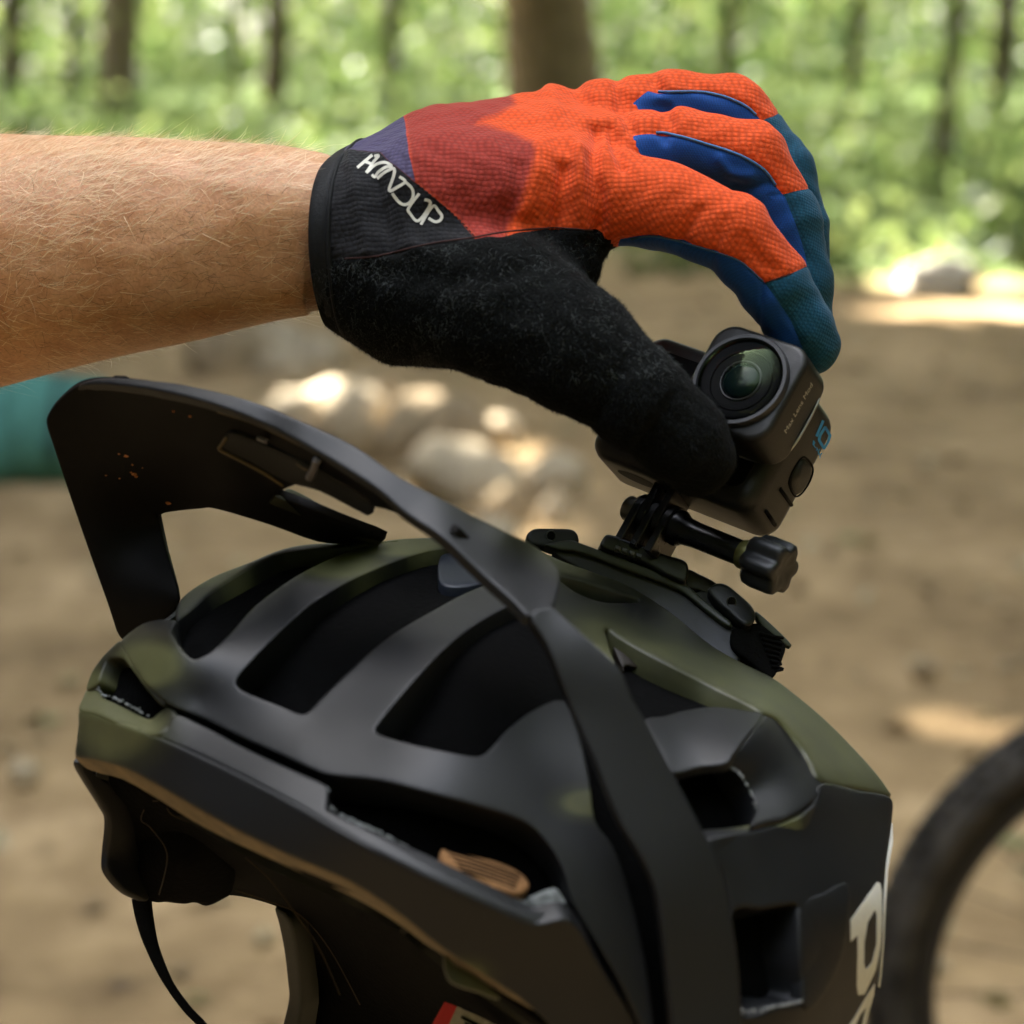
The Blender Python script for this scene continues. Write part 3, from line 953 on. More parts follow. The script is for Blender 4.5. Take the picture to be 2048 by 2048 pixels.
# ---- cloth materials
def knit_mat(name, base_fn, scale, strength, dist, rough=0.85, sheen=0.08):
    m, nt, b = mat_new(name)
    tc = nt.nodes.new('ShaderNodeTexCoord')
    mp = nt.nodes.new('ShaderNodeMapping'); mp.inputs['Rotation'].default_value = (math.radians(35.26), 0, math.radians(-45))
    nt.links.new(tc.outputs['Object'], mp.inputs['Vector'])
    vo = node(nt, 'ShaderNodeTexVoronoi', Scale=scale, Randomness=0.22)
    nt.links.new(mp.outputs[0], vo.inputs['Vector'])
    nz = node(nt, 'ShaderNodeTexNoise', Scale=scale * 3.0, Detail=2.0)
    nt.links.new(tc.outputs['Object'], nz.inputs['Vector'])
    inv = node(nt, 'ShaderNodeMath', operation='MULTIPLY_ADD'); nt.links.new(vo.outputs['Distance'], inv.inputs[0]); inv.inputs[1].default_value = -1.0; inv.inputs[2].default_value = 1.0
    ad = node(nt, 'ShaderNodeMath', operation='MULTIPLY_ADD'); nt.links.new(nz.outputs['Fac'], ad.inputs[0]); ad.inputs[1].default_value = 0.25; nt.links.new(inv.outputs[0], ad.inputs[2])
    bp = node(nt, 'ShaderNodeBump', Strength=strength, Distance=dist)
    nt.links.new(ad.outputs[0], bp.inputs['Height']); nt.links.new(bp.outputs[0], b.inputs['Normal'])
    col = base_fn(nt)
    # colour a touch deeper between the knit cells
    mul = node(nt, 'ShaderNodeMixRGB', blend_type='MULTIPLY'); mul.inputs[0].default_value = 1.0
    nt.links.new(col, mul.inputs[1])
    nt.links.new(ramp(nt, vo.outputs['Distance'], [(0.15, (1.08, 1.08, 1.08)), (0.75, (0.66, 0.62, 0.62))]), mul.inputs[2])
    nt.links.new(mul.outputs[0], b.inputs['Base Color'])
    b.inputs['Roughness'].default_value = rough; b.inputs['Specular IOR Level'].default_value = 0.25
    b.inputs['Sheen Weight'].default_value = sheen; b.inputs['Sheen Roughness'].default_value = 0.5
    return m

def rgb(nt, c):
    n = nt.nodes.new('ShaderNodeRGB'); n.outputs[0].default_value = (*c, 1); return n.outputs[0]

def print_cols(nt):
    cur = rgb(nt, (0.76, 0.088, 0.012))
    for att, c in (("maroon", (0.34, 0.036, 0.022)), ("purple", (0.075, 0.062, 0.13)), ("black", (0.0085, 0.009, 0.0115))):
        a = nt.nodes.new('ShaderNodeAttribute'); a.attribute_name = att
        e_ = 7.0 if att == 'maroon' else 1.2
        mr = node(nt, 'ShaderNodeMapRange'); mr.inputs[1].default_value = -e_; mr.inputs[2].default_value = e_; mr.inputs[3].default_value = 1; mr.inputs[4].default_value = 0
        nt.links.new(a.outputs['Fac'], mr.inputs[0])
        mx = nt.nodes.new('ShaderNodeMixRGB'); nt.links.new(mr.outputs[0], mx.inputs[0]); nt.links.new(cur, mx.inputs[1]); mx.inputs[2].default_value = (*c, 1)
        cur = mx.outputs[0]
    return cur
M_UPPER = knit_mat("orange_knit", print_cols, 560.0, 0.7, 0.0007)
M_BLUE = knit_mat("blue_stretch", lambda nt: rgb(nt, (0.005, 0.072, 0.33)), 1500.0, 0.25, 0.0003, 0.8, 0.08)
M_TEAL = knit_mat("teal_rib_knit", lambda nt: rgb(nt, (0.005, 0.072, 0.135)), 900.0, 0.5, 0.0005, 0.85, 0.06)
M_SUEDE = simple("black_suede", (0.0032, 0.0036, 0.0036), 0.95, 0.08, noise=(120.0, 0.5), bump=(500.0, 0.8, 0.001))
M_SUEDE.node_tree.nodes['Principled BSDF'].inputs['Sheen Weight'].default_value = 0.02

# ---- skin
def skin_mat():
    m, nt, b = mat_new("skin")
    tc = nt.nodes.new('ShaderNodeTexCoord')
    n1 = node(nt, 'ShaderNodeTexNoise', Scale=30.0, Detail=8.0, Roughness=0.78)
    n2 = node(nt, 'ShaderNodeTexNoise', Scale=900.0, Detail=3.0, Roughness=0.7)
    n3 = node(nt, 'ShaderNodeTexVoronoi', Scale=900.0)
    for n in (n1, n2, n3): nt.links.new(tc.outputs['Object'], n.inputs['Vector'])
    c = ramp(nt, n1.outputs['Fac'], [(0.28, (0.45, 0.19, 0.072)), (0.50, (0.61, 0.32, 0.155)), (0.75, (0.72, 0.43, 0.25))])
    mul = node(nt, 'ShaderNodeMixRGB', blend_type='MULTIPLY'); mul.inputs[0].default_value = 0.8
    nt.links.new(c, mul.inputs[1]); nt.links.new(ramp(nt, n2.outputs['Fac'], [(0.3, (0.78, 0.72, 0.68)), (0.65, (1.06, 1.06, 1.06))]), mul.inputs[2])
    nt.links.new(mul.outputs[0], b.inputs['Base Color'])
    b.inputs['Roughness'].default_value = 0.52; b.inputs['Specular IOR Level'].default_value = 0.4
    b.inputs['Subsurface Weight'].default_value = 0.25
    b.inputs['Subsurface Radius'].default_value = (1.0, 0.35, 0.18)
    b.inputs['Subsurface Scale'].default_value = 0.003
    b.inputs['Sheen Weight'].default_value = 0.12
    bp = node(nt, 'ShaderNodeBump', Strength=0.18, Distance=0.0004)
    ad = node(nt, 'ShaderNodeMath', operation='ADD'); nt.links.new(n2.outputs['Fac'], ad.inputs[0]); nt.links.new(n3.outputs['Distance'], ad.inputs[1])
    nt.links.new(ad.outputs[0], bp.inputs['Height']); nt.links.new(bp.outputs[0], b.inputs['Normal'])
    return m
M_SKIN = skin_mat()

# forearm: rings along the bone, running on into the glove as far as the knuckles
ARM = [(-520, 545, 62, 52), (-300, 540, 48, 50), (-120, 527, 34, 48.0), (0, 517, 26, 45.5), (180, 500, 17, 40.6), (362, 485, 9, 35.6), (450, 475, 6, 33.0), (540, 466, 4, 31.0), (620, 465, 3, 29.0), (680, 466, 3, 25.5), (800, 430, 2, 22), (1000, 390, 4, 17), (1120, 360, 6, 12)]
A_ = catmull(ARM, 14)
Cn = pm_arr(A_[:, :3]); Rn = A_[:, 3]
ns = 96
th = np.linspace(0, 2 * np.pi, ns, endpoint=False)
Tn = np.gradient(Cn, axis=0); Tn /= np.linalg.norm(Tn, axis=1)[:, None]
up = np.array([0, 1.0, 0])
rows = []
for c, t, R, a in zip(Cn, Tn, Rn, A_):
    u = up - t * (up @ t); u /= np.linalg.norm(u); w = np.cross(t, u)
    x = a[0]
    bump = 1 + 0.018 * np.sin(3 * th + x * 0.006) + 0.012 * np.sin(2 * th - x * 0.011)
    # tendon ridge and hollow on the thumb side of the wrist
    g = math.exp(-((x - 560) / 150.0) ** 2)
    bump = bump - 0.035 * g * np.exp(-((th - 4.25) / 0.35) ** 2) + 0.02 * g * np.exp(-((th - 4.9) / 0.3) ** 2)
    for (t0, w_, am) in ((5.35 + 0.25 * math.sin(x * 0.008), 0.10, 0.016), (4.7 + 0.18 * math.sin(x * 0.011 + 1), 0.09, 0.012), (3.9 + 0.1 * math.sin(x * 0.01), 0.22, 0.018)):
        bump = bump + am * np.exp(-((th - t0) / w_) ** 2)
    rows.append(c + (np.cos(th)[:, None] * u + np.sin(th)[:, None] * w * 0.88) * (R * bump)[:, None])
AV = np.concatenate(rows); nr_ = len(rows)
AQ = []
for i in range(nr_ - 1):
    for j in range(ns):
        k = (j + 1) % ns
        AQ.append((i * ns + j, i * ns + k, (i + 1) * ns + k, (i + 1) * ns + j))
AQ = np.array(AQ)
AW = to_world(AV)
person = add_obj("person", AW, M_SKIN, quads=AQ, loc=to_world(pm(300, 640, 20))[0])
tag(person, "bare hairy forearm in an orange and black cycling glove gripping the action camera", "person")
import bmesh
bm = bmesh.new(); bm.from_mesh(person.data); bmesh.ops.recalc_face_normals(bm, faces=bm.faces)
bm.to_mesh(person.data); bm.free()

# ---- glove parts
gl_root = add_obj("glove", to_world(upP), M_UPPER, person, tris=upT)
for k, nm in ((3, "black"), (4, "purple"), (5, "maroon")): set_attr(gl_root, nm, upA[:, k])
gl_root["label"] = "orange knit back of the glove with maroon and black print"
palm = add_obj("palm_panel", to_world(palmP), M_SUEDE, gl_root, tris=palmT)
palm["label"] = "fuzzy black suede palm and thumb"
fb = add_obj("finger_side_panel", to_world(blueP), M_BLUE, gl_root, tris=blueT); fb["label"] = "blue stretch cloth between the fingers"
ft = add_obj("fingertip_panel", to_world(tealP), M_TEAL, gl_root, tris=tealT); ft["label"] = "teal ribbed fingertips"

def hit(px, py, off=0.0):
    """point on the glove seen at a pixel, lifted by off mm"""
    o = Vector(CAM_T); tgt = Vector(to_world(pm(px, py, 0))[0])
    dirv = (tgt - o).normalized()
    loc, nor, idx, dist = GLOVE_BVH.ray_cast(o, dirv)
    if loc is None: return None
    return np.array(loc + (nor if nor.dot(dirv) < 0 else -nor) * off / 1000.0)

# cuff binding: a rolled band round the opening
cc = pm(672, 465, 2)
e1 = cA - cB; e1 -= cn * (e1 @ cn); e1 /= np.linalg.norm(e1); e2 = np.cross(cn, e1)
def cuff_ring(shift, grow):
    out = []
    c0 = cc - cn * ((cc - cA) @ cn) + cn * shift
    for a in np.linspace(0, 2 * np.pi, 120, endpoint=False):
        dr = np.cos(a) * e1 + np.sin(a) * e2
        ts = np.linspace(5, 60, 111); pts = c0 + dr * ts[:, None]
        f = glove_field([pts[:, 0], pts[:, 1], pts[:, 2]])[0]
        i = int(np.argmax(f > 0)); out.append(c0 + dr * (ts[i] + grow))
    return smooth_ring(np.array(out))
def smooth_ring(R, it=6):
    for _ in range(it): R = 0.5 * R + 0.25 * (np.roll(R, 1, 0) + np.roll(R, -1, 0))
    return R
prof = [(0.0, -2.2), (-0.6, -1.0), (-0.5, 0.0), (0.3, 0.45), (2.2, 0.5), (4.2, 0.45), (5.4, 0.3), (5.8, -0.2), (6.0, 0.5), (6.5, 0.95), (7.1, 0.7), (7.4, 0.0), (7.5, -1.0)]
rings = [cuff_ring(s, g) for s, g in prof]
v = np.concatenate(rings); m_ = 120
q = [(i * m_ + j, i * m_ + (j + 1) % m_, (i + 1) * m_ + (j + 1) % m_, (i + 1) * m_ + j) for i in range(len(rings) - 1) for j in range(m_)]
M_BIND = simple("black_binding", (0.006, 0.007, 0.008), 0.7, 0.25, noise=(300.0, 0.4), bump=(900.0, 0.5, 0.0005))
cuff = add_obj("cuff_binding", to_world(v), M_BIND, gl_root, quads=np.array(q))
cuff["label"] = "black binding round the glove's wrist opening"

# lettering printed on the cuff
LS = 220 / 1932
LET = [[(490, 185), (215, 410)], [(525, 205), (600, 200), (480, 340), (375, 500)], [(340, 300), (470, 345)],
       [(375, 500), (520, 370), (640, 320), (740, 325), (830, 380), (720, 400), (600, 480), (525, 570), (475, 530)],
       [(575, 595), (700, 490), (800, 440), (860, 420), (880, 470), (850, 600), (790, 770), (815, 810), (930, 740), (1060, 645), (960, 565)],
       [(1070, 660), (1170, 750), (1205, 850), (1180, 960), (1100, 1040), (1010, 1045), (930, 980), (840, 850)],
       [(1310, 855), (1180, 1020), (1110, 1130), (1130, 1190), (1290, 1340), (1500, 1030), (1400, 955)],
       [(1335, 1405), (1540, 1075), (1640, 1160), (1700, 1250), (1670, 1330), (1580, 1355), (1470, 1290)]]
M_PRINT = simple("white_print", (0.62, 0.60, 0.52), 0.6, noise=(700.0, 0.12))
mb = MB()
for st in LET:
    cv = catmull([(690 + x * LS, 290 + y * LS) for x, y in st], 6)
    cv = resample(cv, 1.5, closed=False)
    tg = np.gradient(cv, axis=0); tg /= np.linalg.norm(tg, axis=1)[:, None] + 1e-9
    nr = np.stack([-tg[:, 1], tg[:, 0]], 1) * 2.9
    L_ = [hit(*(p + n_), 0.35) for p, n_ in zip(cv, nr)]; R_ = [hit(*(p - n_), 0.35) for p, n_ in zip(cv, nr)]
    ok = [i for i in range(len(cv)) if L_[i] is not None and R_[i] is not None]
    if len(ok) < 2: continue
    vv = np.array([x for i in ok for x in (L_[i], R_[i])]); n_q = len(ok)
    mb.add(vv, quads=[(2 * i, 2 * i + 1, 2 * i + 3, 2 * i + 2) for i in range(n_q - 1)])
v, t, q = mb.out()
o = add_obj("lettering", v, M_PRINT, gl_root, quads=q)

# light blue piping along the finger seams, and seam stitching
M_PIPE = simple("pale_blue_piping", (0.06, 0.20, 0.42), 0.8, noise=(500.0, 0.3))
def piping(name, pts, rad, mat, lift=0.25):
    cv = resample(catmull(pts, 6), 4.0, closed=False)
    hp = [hit(x, y, lift) for x, y in cv]; hp = [h for h in hp if h is not None]
    if len(hp) < 3: return
    hp = np.array(hp)
    keep = [0]
    for i in range(1, len(hp)):                    # stay on one finger: no jumps in depth
        if np.linalg.norm(hp[i] - hp[keep[-1]]) < 0.006: keep.append(i)
    hp = hp[keep]
    if len(hp) < 3: return
    hp[1:-1] = 0.5 * hp[1:-1] + 0.25 * (hp[:-2] + hp[2:])
    v, t, q = tube(hp, rad / 1000, 6)
    add_obj(name, v, mat, gl_root, tris=t, quads=q)
piping("piping", [(1312, 266), (1335, 267), (1400, 284), (1480, 310), (1528, 339), (1552, 370)], 0.5, M_PIPE)
piping("piping", [(1316, 184), (1345, 184), (1400, 184), (1448, 193), (1488, 210), (1512, 230)], 0.5, M_PIPE)
piping("piping", [(1262, 478), (1317, 473), (1411, 498), (1479, 522), (1526, 563)], 0.35, simple("navy_seam", (0.02, 0.07, 0.14), 0.85))

M_SEAM = simple("dark_seam_thread", (0.035, 0.008, 0.006), 0.85)
piping("seam", [(690, 517), (755, 512), (817, 497), (880, 484), (942, 476), (1004, 465), (1097, 456), (1150, 458), (1185, 461)], 0.3, M_SEAM, 0.1)
piping("seam", [(1530, 566), (1558, 556), (1582, 548)], 0.25, M_SEAM, 0.1)
# small stitches holding the cuff print panel
cv = resample(catmull([(835, 368), (880, 406), (920, 441), (950, 474)], 6), 9.0, closed=False)
mb = MB()
for p_, q_ in zip(cv[:-1], cv[1:]):
    m0, m1 = p_ + (q_ - p_) * 0.15, p_ + (q_ - p_) * 0.75
    h0, h1 = hit(*m0, 0.12), hit(*m1, 0.12)
    if h0 is None or h1 is None: continue
    v, t, q = tube([h0, (h0 + h1) / 2, h1], 0.00022, 5); mb.add(v, t, q)
v, t, q = mb.out(); add_obj("stitches", v, M_SEAM, gl_root, tris=t, quads=q)

# ---- fibres
def fibres(name, P_, T_, n, length, width, mat, parent, lay, seed, spread=0.8, seg=3, mask=None, lift=0.35):
    """Short strands rooted on a surface (pm space)."""
    r = np.random.default_rng(seed)
    a, b, c = P_[T_[:, 0]], P_[T_[:, 1]], P_[T_[:, 2]]
    ar = np.linalg.norm(np.cross(b - a, c - a), axis=1)
    if mask is not None: ar = ar * mask
    f = r.choice(len(T_), n, p=ar / ar.sum())
    u = r.uniform(size=(n, 2)); fl = u.sum(1) > 1; u[fl] = 1 - u[fl]
    p0 = a[f] + u[:, :1] * (b - a)[f] + u[:, 1:] * (c - a)[f]
    nn = np.cross(b - a, c - a)[f]; nn /= np.linalg.norm(nn, axis=1)[:, None] + 1e-12
    d = lay + r.normal(size=(n, 3)) * spread
    d -= nn * (d * nn).sum(1)[:, None]; d /= np.linalg.norm(d, axis=1)[:, None] + 1e-9
    L = length * r.uniform(0.25, 1.35, n) * (0.8 + 0.4 * r.uniform(size=n) ** 3)
    curl = r.normal(size=(n, 3)) * 0.35
    side = np.cross(nn, d); W = width * r.uniform(0.6, 1.2, n)
    Vs = []
    for s in range(seg + 1):
        x = s / seg
        p = p0 + (d * x * (1 - 0.15 * x) + nn * (lift * x * (1.25 - x * 0.7)) + curl * x * x * 0.5) * L[:, None]
        w = (W * (1 - 0.85 * x) * 0.5)[:, None] * side
        Vs += [p - w, p + w]
    V_ = np.stack(Vs, 1)                          # n, 2*(seg+1), 3
    k = 2 * (seg + 1); base = (np.arange(n) * k)[:, None]
    q = np.concatenate([base + np.array([[2 * s, 2 * s + 1, 2 * s + 3, 2 * s + 2]]) for s in range(seg)])
    o = add_obj(name, to_world(V_.reshape(-1, 3)), mat, parent, quads=q)
    return o
M_FUZZ = simple("grey_fuzz", (0.011, 0.013, 0.013), 0.8, 0.15)
M_FUZZ2 = simple("pale_fuzz", (0.075, 0.085, 0.082), 0.8, 0.3)
fmask = np.clip((-palmA[palmT].mean(1)[:, 0]) / 10, 0.05, 1)
o = fibres("suede_fuzz", palmP, palmT, 36000, 1.7, 0.15, M_FUZZ, palm, np.array([0.4, -0.5, 0.0]), 3, 0.9, 2, lift=0.8, mask=fmask); o["kind"] = "stuff"
cpx = to_px(palmP[palmT].mean(1))
m2 = fmask * (0.25 + snoise(cpx[:, 0] * 0.008, cpx[:, 1] * 0.008, 12) ** 2 * 2.0)
o = fibres("suede_fuzz", palmP, palmT, 5500, 2.6, 0.13, M_FUZZ2, palm, np.array([0.3, -0.6, 0.0]), 4, 0.9, 3, lift=0.5, mask=m2 * (cpx[:, 1] < 760)); o["kind"] = "stuff"

# arm hair
AT = np.concatenate([AQ[:, [0, 1, 2]], AQ[:, [0, 2, 3]]])
cA_ = AV[AT].mean(1); apx = to_px(cA_)
# outward winding for the hair roots
axis_pt = Cn[np.clip(np.searchsorted(Cn[:, 0], cA_[:, 0]), 0, len(Cn) - 1)]
fn = np.cross(AV[AT[:, 1]] - AV[AT[:, 0]], AV[AT[:, 2]] - AV[AT[:, 0]])
fl = (fn * (cA_ - axis_pt)).sum(1) < 0
AT[fl] = AT[fl][:, ::-1]
on = (apx[:, 0] > -250) & (apx[:, 0] < 640)
upw = np.clip((cA_[:, 1] - axis_pt[:, 1]) / 40.0, -1, 1)
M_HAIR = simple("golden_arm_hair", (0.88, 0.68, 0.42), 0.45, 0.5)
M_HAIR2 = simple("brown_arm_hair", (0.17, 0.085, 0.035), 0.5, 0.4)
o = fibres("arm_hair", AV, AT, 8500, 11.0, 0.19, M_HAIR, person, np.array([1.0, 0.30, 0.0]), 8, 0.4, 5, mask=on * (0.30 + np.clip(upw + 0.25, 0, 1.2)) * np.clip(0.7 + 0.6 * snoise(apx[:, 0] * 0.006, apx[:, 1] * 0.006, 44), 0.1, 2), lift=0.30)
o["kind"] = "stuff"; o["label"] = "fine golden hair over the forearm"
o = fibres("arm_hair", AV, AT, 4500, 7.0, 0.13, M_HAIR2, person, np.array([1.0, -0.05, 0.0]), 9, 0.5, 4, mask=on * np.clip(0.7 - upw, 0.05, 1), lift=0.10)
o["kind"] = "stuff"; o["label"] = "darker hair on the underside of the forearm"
# ================================================================== action camera in the fingers, on its mount
U = np.array([0.78, -0.33, -0.53]); Wd = np.array([-0.41, 0.41, -0.81])      # pm space: d is negative toward the lens
Wd /= np.linalg.norm(Wd); U -= Wd * (U @ Wd); U /= np.linalg.norm(U)
Vu = np.cross(U, Wd); Vu *= np.sign(Vu[1])
GC = pm(1424, 872, 4)                                                          # centre of the body
def loc(a, b, c, o=None):
    """camera axes (a right along the front, b up, c out of the lens) in mm -> pm"""
    return (GC if o is None else o) + a * U + b * Vu + c * Wd

def rbox(hx, hy, hz, r, n=5, rz=None):
    """Rounded box (superellipse corner in the a-b plane, rounded front and back edges), local coordinates."""
    rz = r if rz is None else rz
    ring = []
    for (sx, sy, a0) in ((1, 1, 0), (-1, 1, 90), (-1, -1, 180), (1, -1, 270)):
        for k in range(n + 1):
            a = math.radians(a0 + 90 * k / n)
            ring.append((sx * (hx - r), sy * (hy - r), math.cos(a), math.sin(a)))
    m = len(ring); rows = []
    prof = [(math.sin(t), math.cos(t)) for t in np.linspace(0, math.pi / 2, 5)]
    for z_s in (-1, 1):
        pr = prof if z_s < 0 else prof[::-1]
        for s, c in pr:
            ins_ = rz * (1 - s)
            rows.append([(x + cx * (r - ins_) if r >= ins_ else x + cx * (r - ins_), y + cy * (r - ins_), z_s * (hz - rz + rz * c)) for x, y, cx, cy in ring])
    V = np.array(rows).reshape(-1, 3); nr = len(rows)
    Q = [(i * m + j, i * m + (j + 1) % m, (i + 1) * m + (j + 1) % m, (i + 1) * m + j) for i in range(nr - 1) for j in range(m)]
    V = np.concatenate([V, [[0, 0, -hz], [0, 0, hz]]]); a, b = len(V) - 2, len(V) - 1
    T = [(a, (j + 1) % m, j) for j in range(m)] + [(b, (nr - 1) * m + j, (nr - 1) * m + (j + 1) % m) for j in range(m)]
    return V, T, Q

def place(v, a=0, b=0, c=0, o=None):
    v = np.asarray(v, float)
    return to_world((GC if o is None else o) + (v[:, :1] + a) * U + (v[:, 1:2] + b) * Vu + (v[:, 2:] + c) * Wd)

def fixn(o):
    bm = bmesh.new(); bm.from_mesh(o.data); bmesh.ops.recalc_face_normals(bm, faces=bm.faces); bm.to_mesh(o.data); bm.free()
    return o

M_BODY = simple("grey_rubber_body", (0.0095, 0.009, 0.0078), 0.42, 0.38, noise=(90.0, 0.25), bump=(1600.0, 0.35, 0.0003))
M_BLACKP = simple("black_plastic", (0.004, 0.004, 0.0045), 0.28, 0.5, noise=(80.0, 0.3))
M_MATTE = simple("matte_black_plastic", (0.010, 0.011, 0.012), 0.42, 0.5, noise=(100.0, 0.3), bump=(1500.0, 0.3, 0.0003))
M_DARK = simple("deep_black", (0.0015, 0.0015, 0.0015), 0.6, 0.1)
M_RING = simple("lens_ring", (0.022, 0.022, 0.025), 0.4, 0.5, noise=(200.0, 0.15))
M_BLUETXT = simple("blue_print", (0.01, 0.27, 0.70), 0.5)
M_GREYTXT = simple("grey_print", (0.45, 0.44, 0.40), 0.5)
M_STEEL = simple("brushed_steel", (0.45, 0.44, 0.42), 0.3, metal=1.0)
cam_root = empty("action_camera", to_world(loc(0, -26, 0))[0])
tag(cam_root, "small grey action camera held by the gloved fingers above the helmet", "camera")
v, t, q = rbox(35.5, 25.4, 14.8, 7.5, 6, 6.0)
body = fixn(add_obj("body", place(v), M_BODY, cam_root, tris=t, quads=q, sharp=50))
# dark front panel, ledge seam and top-left details
v, t, q = rbox(29.0, 19.0, 0.5, 5.0, 6, 0.3)
fixn(add_obj("front_panel", place(v, 0, 0, 14.6), M_DARK, cam_root, tris=t, quads=q, sharp=50))
# lens module
LA, LB = 20.5, 11.0
v, t, q = rbox(19.0, 19.0, 10.5, 8.0, 7, 2.2)
lens = fixn(add_obj("lens_module", place(v, LA, LB, 24.5), M_BODY, cam_root, tris=t, quads=q, sharp=50))
def lathe(prof, n=56):
    V, Q = [], []
    for (r_, z_) in prof:
        for k in range(n):
            a = 2 * math.pi * k / n; V.append((r_ * math.cos(a), r_ * math.sin(a), z_))
    for i in range(len(prof) - 1):
        for k in range(n):
            Q.append((i * n + k, i * n + (k + 1) % n, (i + 1) * n + (k + 1) % n, (i + 1) * n + k))
    return np.array(V), Q
v, q = lathe([(17.4, -0.5), (17.2, 1.6), (16.8, 2.2), (15.6, 2.2), (15.2, 1.6), (15.0, 0.3)])
fixn(add_obj("ring", place(v, LA, LB, 35.0), M_RING, lens, quads=q, sharp=40))
v, q = lathe([(15.1, 1.5), (14.6, 0.7), (11.4, 0.45), (11.2, 0.8), (10.9, 0.8), (10.7, 0.4), (0.01, 0.4)])
fixn(add_obj("barrel", place(v, LA, LB, 35.0), M_DARK, lens, quads=q, sharp=30))
m, nt, b = mat_new("lens_glass")
tr = nt.nodes.new('ShaderNodeBsdfTransparent'); gl_ = nt.nodes.new('ShaderNodeBsdfGlossy'); gl_.inputs['Color'].default_value = (0.75, 1.0, 0.55, 1); gl_.inputs['Roughness'].default_value = 0.03
fr = nt.nodes.new('ShaderNodeFresnel'); fr.inputs['IOR'].default_value = 1.24
mx = nt.nodes.new('ShaderNodeMixShader'); nt.links.new(fr.outputs[0], mx.inputs[0]); nt.links.new(tr.outputs[0], mx.inputs[1]); nt.links.new(gl_.outputs[0], mx.inputs[2])
nt.links.new(mx.outputs[0], nt.nodes['Material Output'].inputs['Surface'])
M_GLASS = m
M_INNER = simple("inner_lens_glass", (0.003, 0.007, 0.007), 0.12, 0.10)
def dome(rad, h, z, n=56, k=9):
    return lathe([(max(rad * math.sin(a), 0.01), z + h * math.cos(a)) for a in np.linspace(math.pi / 2, 0, k)], n)
v, q = dome(15.1, 5.0, 1.2)
fixn(add_obj("glass", place(v, LA, LB, 35.0), M_GLASS, lens, quads=q))
v, q = dome(6.6, 1.7, 0.4)
fixn(add_obj("inner_lens", place(v, LA, LB, 35.0), M_INNER, lens, quads=q))
v, q = lathe([(7.6, 0.4), (7.5, 0.9), (7.0, 0.9), (6.9, 0.5)]); fixn(add_obj("inner_ring", place(v, LA, LB, 35.0), M_BLACKP, lens, quads=q))
# bright retaining spring between module and body
a = np.linspace(-1.55, 0.35, 30)
pts = np.array([loc(LA + 18.8 * np.sign(np.cos(x)) * abs(np.cos(x)) ** 0.6 + 0.6, LB + 19.0 * np.sign(np.sin(x)) * abs(np.sin(x)) ** 0.6, 15.8) for x in a])
v, t, q = tube(pts, 0.5, 6); add_obj("spring_clip", to_world(v), M_STEEL, lens, tris=t, quads=q)

# text as real lettering
def text_mesh(s, size, ext=0.02):
    cu = bpy.data.curves.new("txt", 'FONT'); cu.body = s; cu.size = size; cu.extrude = ext; cu.align_x = 'CENTER'; cu.align_y = 'CENTER'
    ob = bpy.data.objects.new("txt", cu); COL.objects.link(ob)
    bpy.context.view_layer.update()
    me = bpy.data.meshes.new_from_object(ob.evaluated_get(bpy.context.evaluated_depsgraph_get()))
    V = np.array([tuple(v.co) for v in me.vertices]); F = [tuple(p.vertices) for p in me.polygons]
    bpy.data.objects.remove(ob); bpy.data.curves.remove(cu); bpy.data.meshes.remove(me)
    return V, F
def put_text(name, s, size, org, ex, ey, mat, parent):
    V, F = text_mesh(s, size)
    ez = np.cross(ex, ey)
    w = to_world(org + V[:, :1] * ex + V[:, 1:2] * ey + V[:, 2:] * ez)
    t = []
    for f in F:
        for i in range(1, len(f) - 1): t.append((f[0], f[i], f[i + 1]))
    return add_obj(name, w, mat, parent, tris=t, smooth=False)
put_text("lettering", "Max Lens Mod", 3.3, loc(LA + 19.08, LB + 1.0, 25.5), Vu, Wd, M_GREYTXT, lens)
# side face: number, name, button, slots
SX = 35.58
def on_plane(px, py, o, n):
    p0 = pm(px, py, -400); p1 = pm(px, py, 400); dv = p1 - p0
    return p0 + dv * (((o - p0) @ n) / (dv @ n))
def side_px(px, py, lift=0.1): return on_plane(px, py, loc(SX + lift, 0, 0), U)
def side_strokes(name, strokes, wid_px, mat, lift=0.1):
    """print on the side face, strokes in picture coordinates brought onto the face"""
    mb = MB()
    for st in strokes:
        cv = resample(np.array(st, float), 1.2, closed=False)
        tg = np.gradient(cv, axis=0); tg /= np.linalg.norm(tg, axis=1)[:, None] + 1e-9
        nr = np.stack([-tg[:, 1], tg[:, 0]], 1) * wid_px / 2
        v = []
        for p, n_ in zip(cv, nr): v += [side_px(*(p + n_), lift), side_px(*(p - n_), lift)]
        mb.add(to_world(np.array(v)), quads=[(2 * i, 2 * i + 1, 2 * i + 3, 2 * i + 2) for i in range(len(cv) - 1)])
    v, t, q = mb.out(); return add_obj(name, v, mat, cam_root, quads=q, smooth=False)
side_strokes("number", [[(1646.5, 841), (1633, 873)], [(1650.5, 854), (1660, 871), (1656, 884), (1648, 897), (1638, 880), (1640.5, 870), (1650.5, 854), (1655, 862)]], 5.5, M_BLUETXT)
side_strokes("lettering", [[(1627, 881), (1630, 886), (1626, 890), (1627, 881)], [(1627, 889), (1631, 896)], [(1633, 895), (1636, 900), (1632, 900)], [(1640, 898), (1636, 904), (1640, 908)], [(1636, 907), (1641, 912)], [(1644, 906), (1640, 911), (1640, 916)]], 2.0, M_BLUETXT)
bt = catmull([(1608, 914), (1626, 938), (1614, 973), (1592, 993), (1578, 966), (1589, 936)], 6, closed=True)
ring_ = np.array([side_px(x, y, 0.0) for x, y in np.concatenate([bt, bt[:2]])])
v, t, q = tube(ring_, 0.35, 6); add_obj("button_groove", to_world(v), M_DARK, cam_root, tris=t, quads=q)
c0 = bt.mean(0); bt2 = c0 + (bt - c0) * 0.9
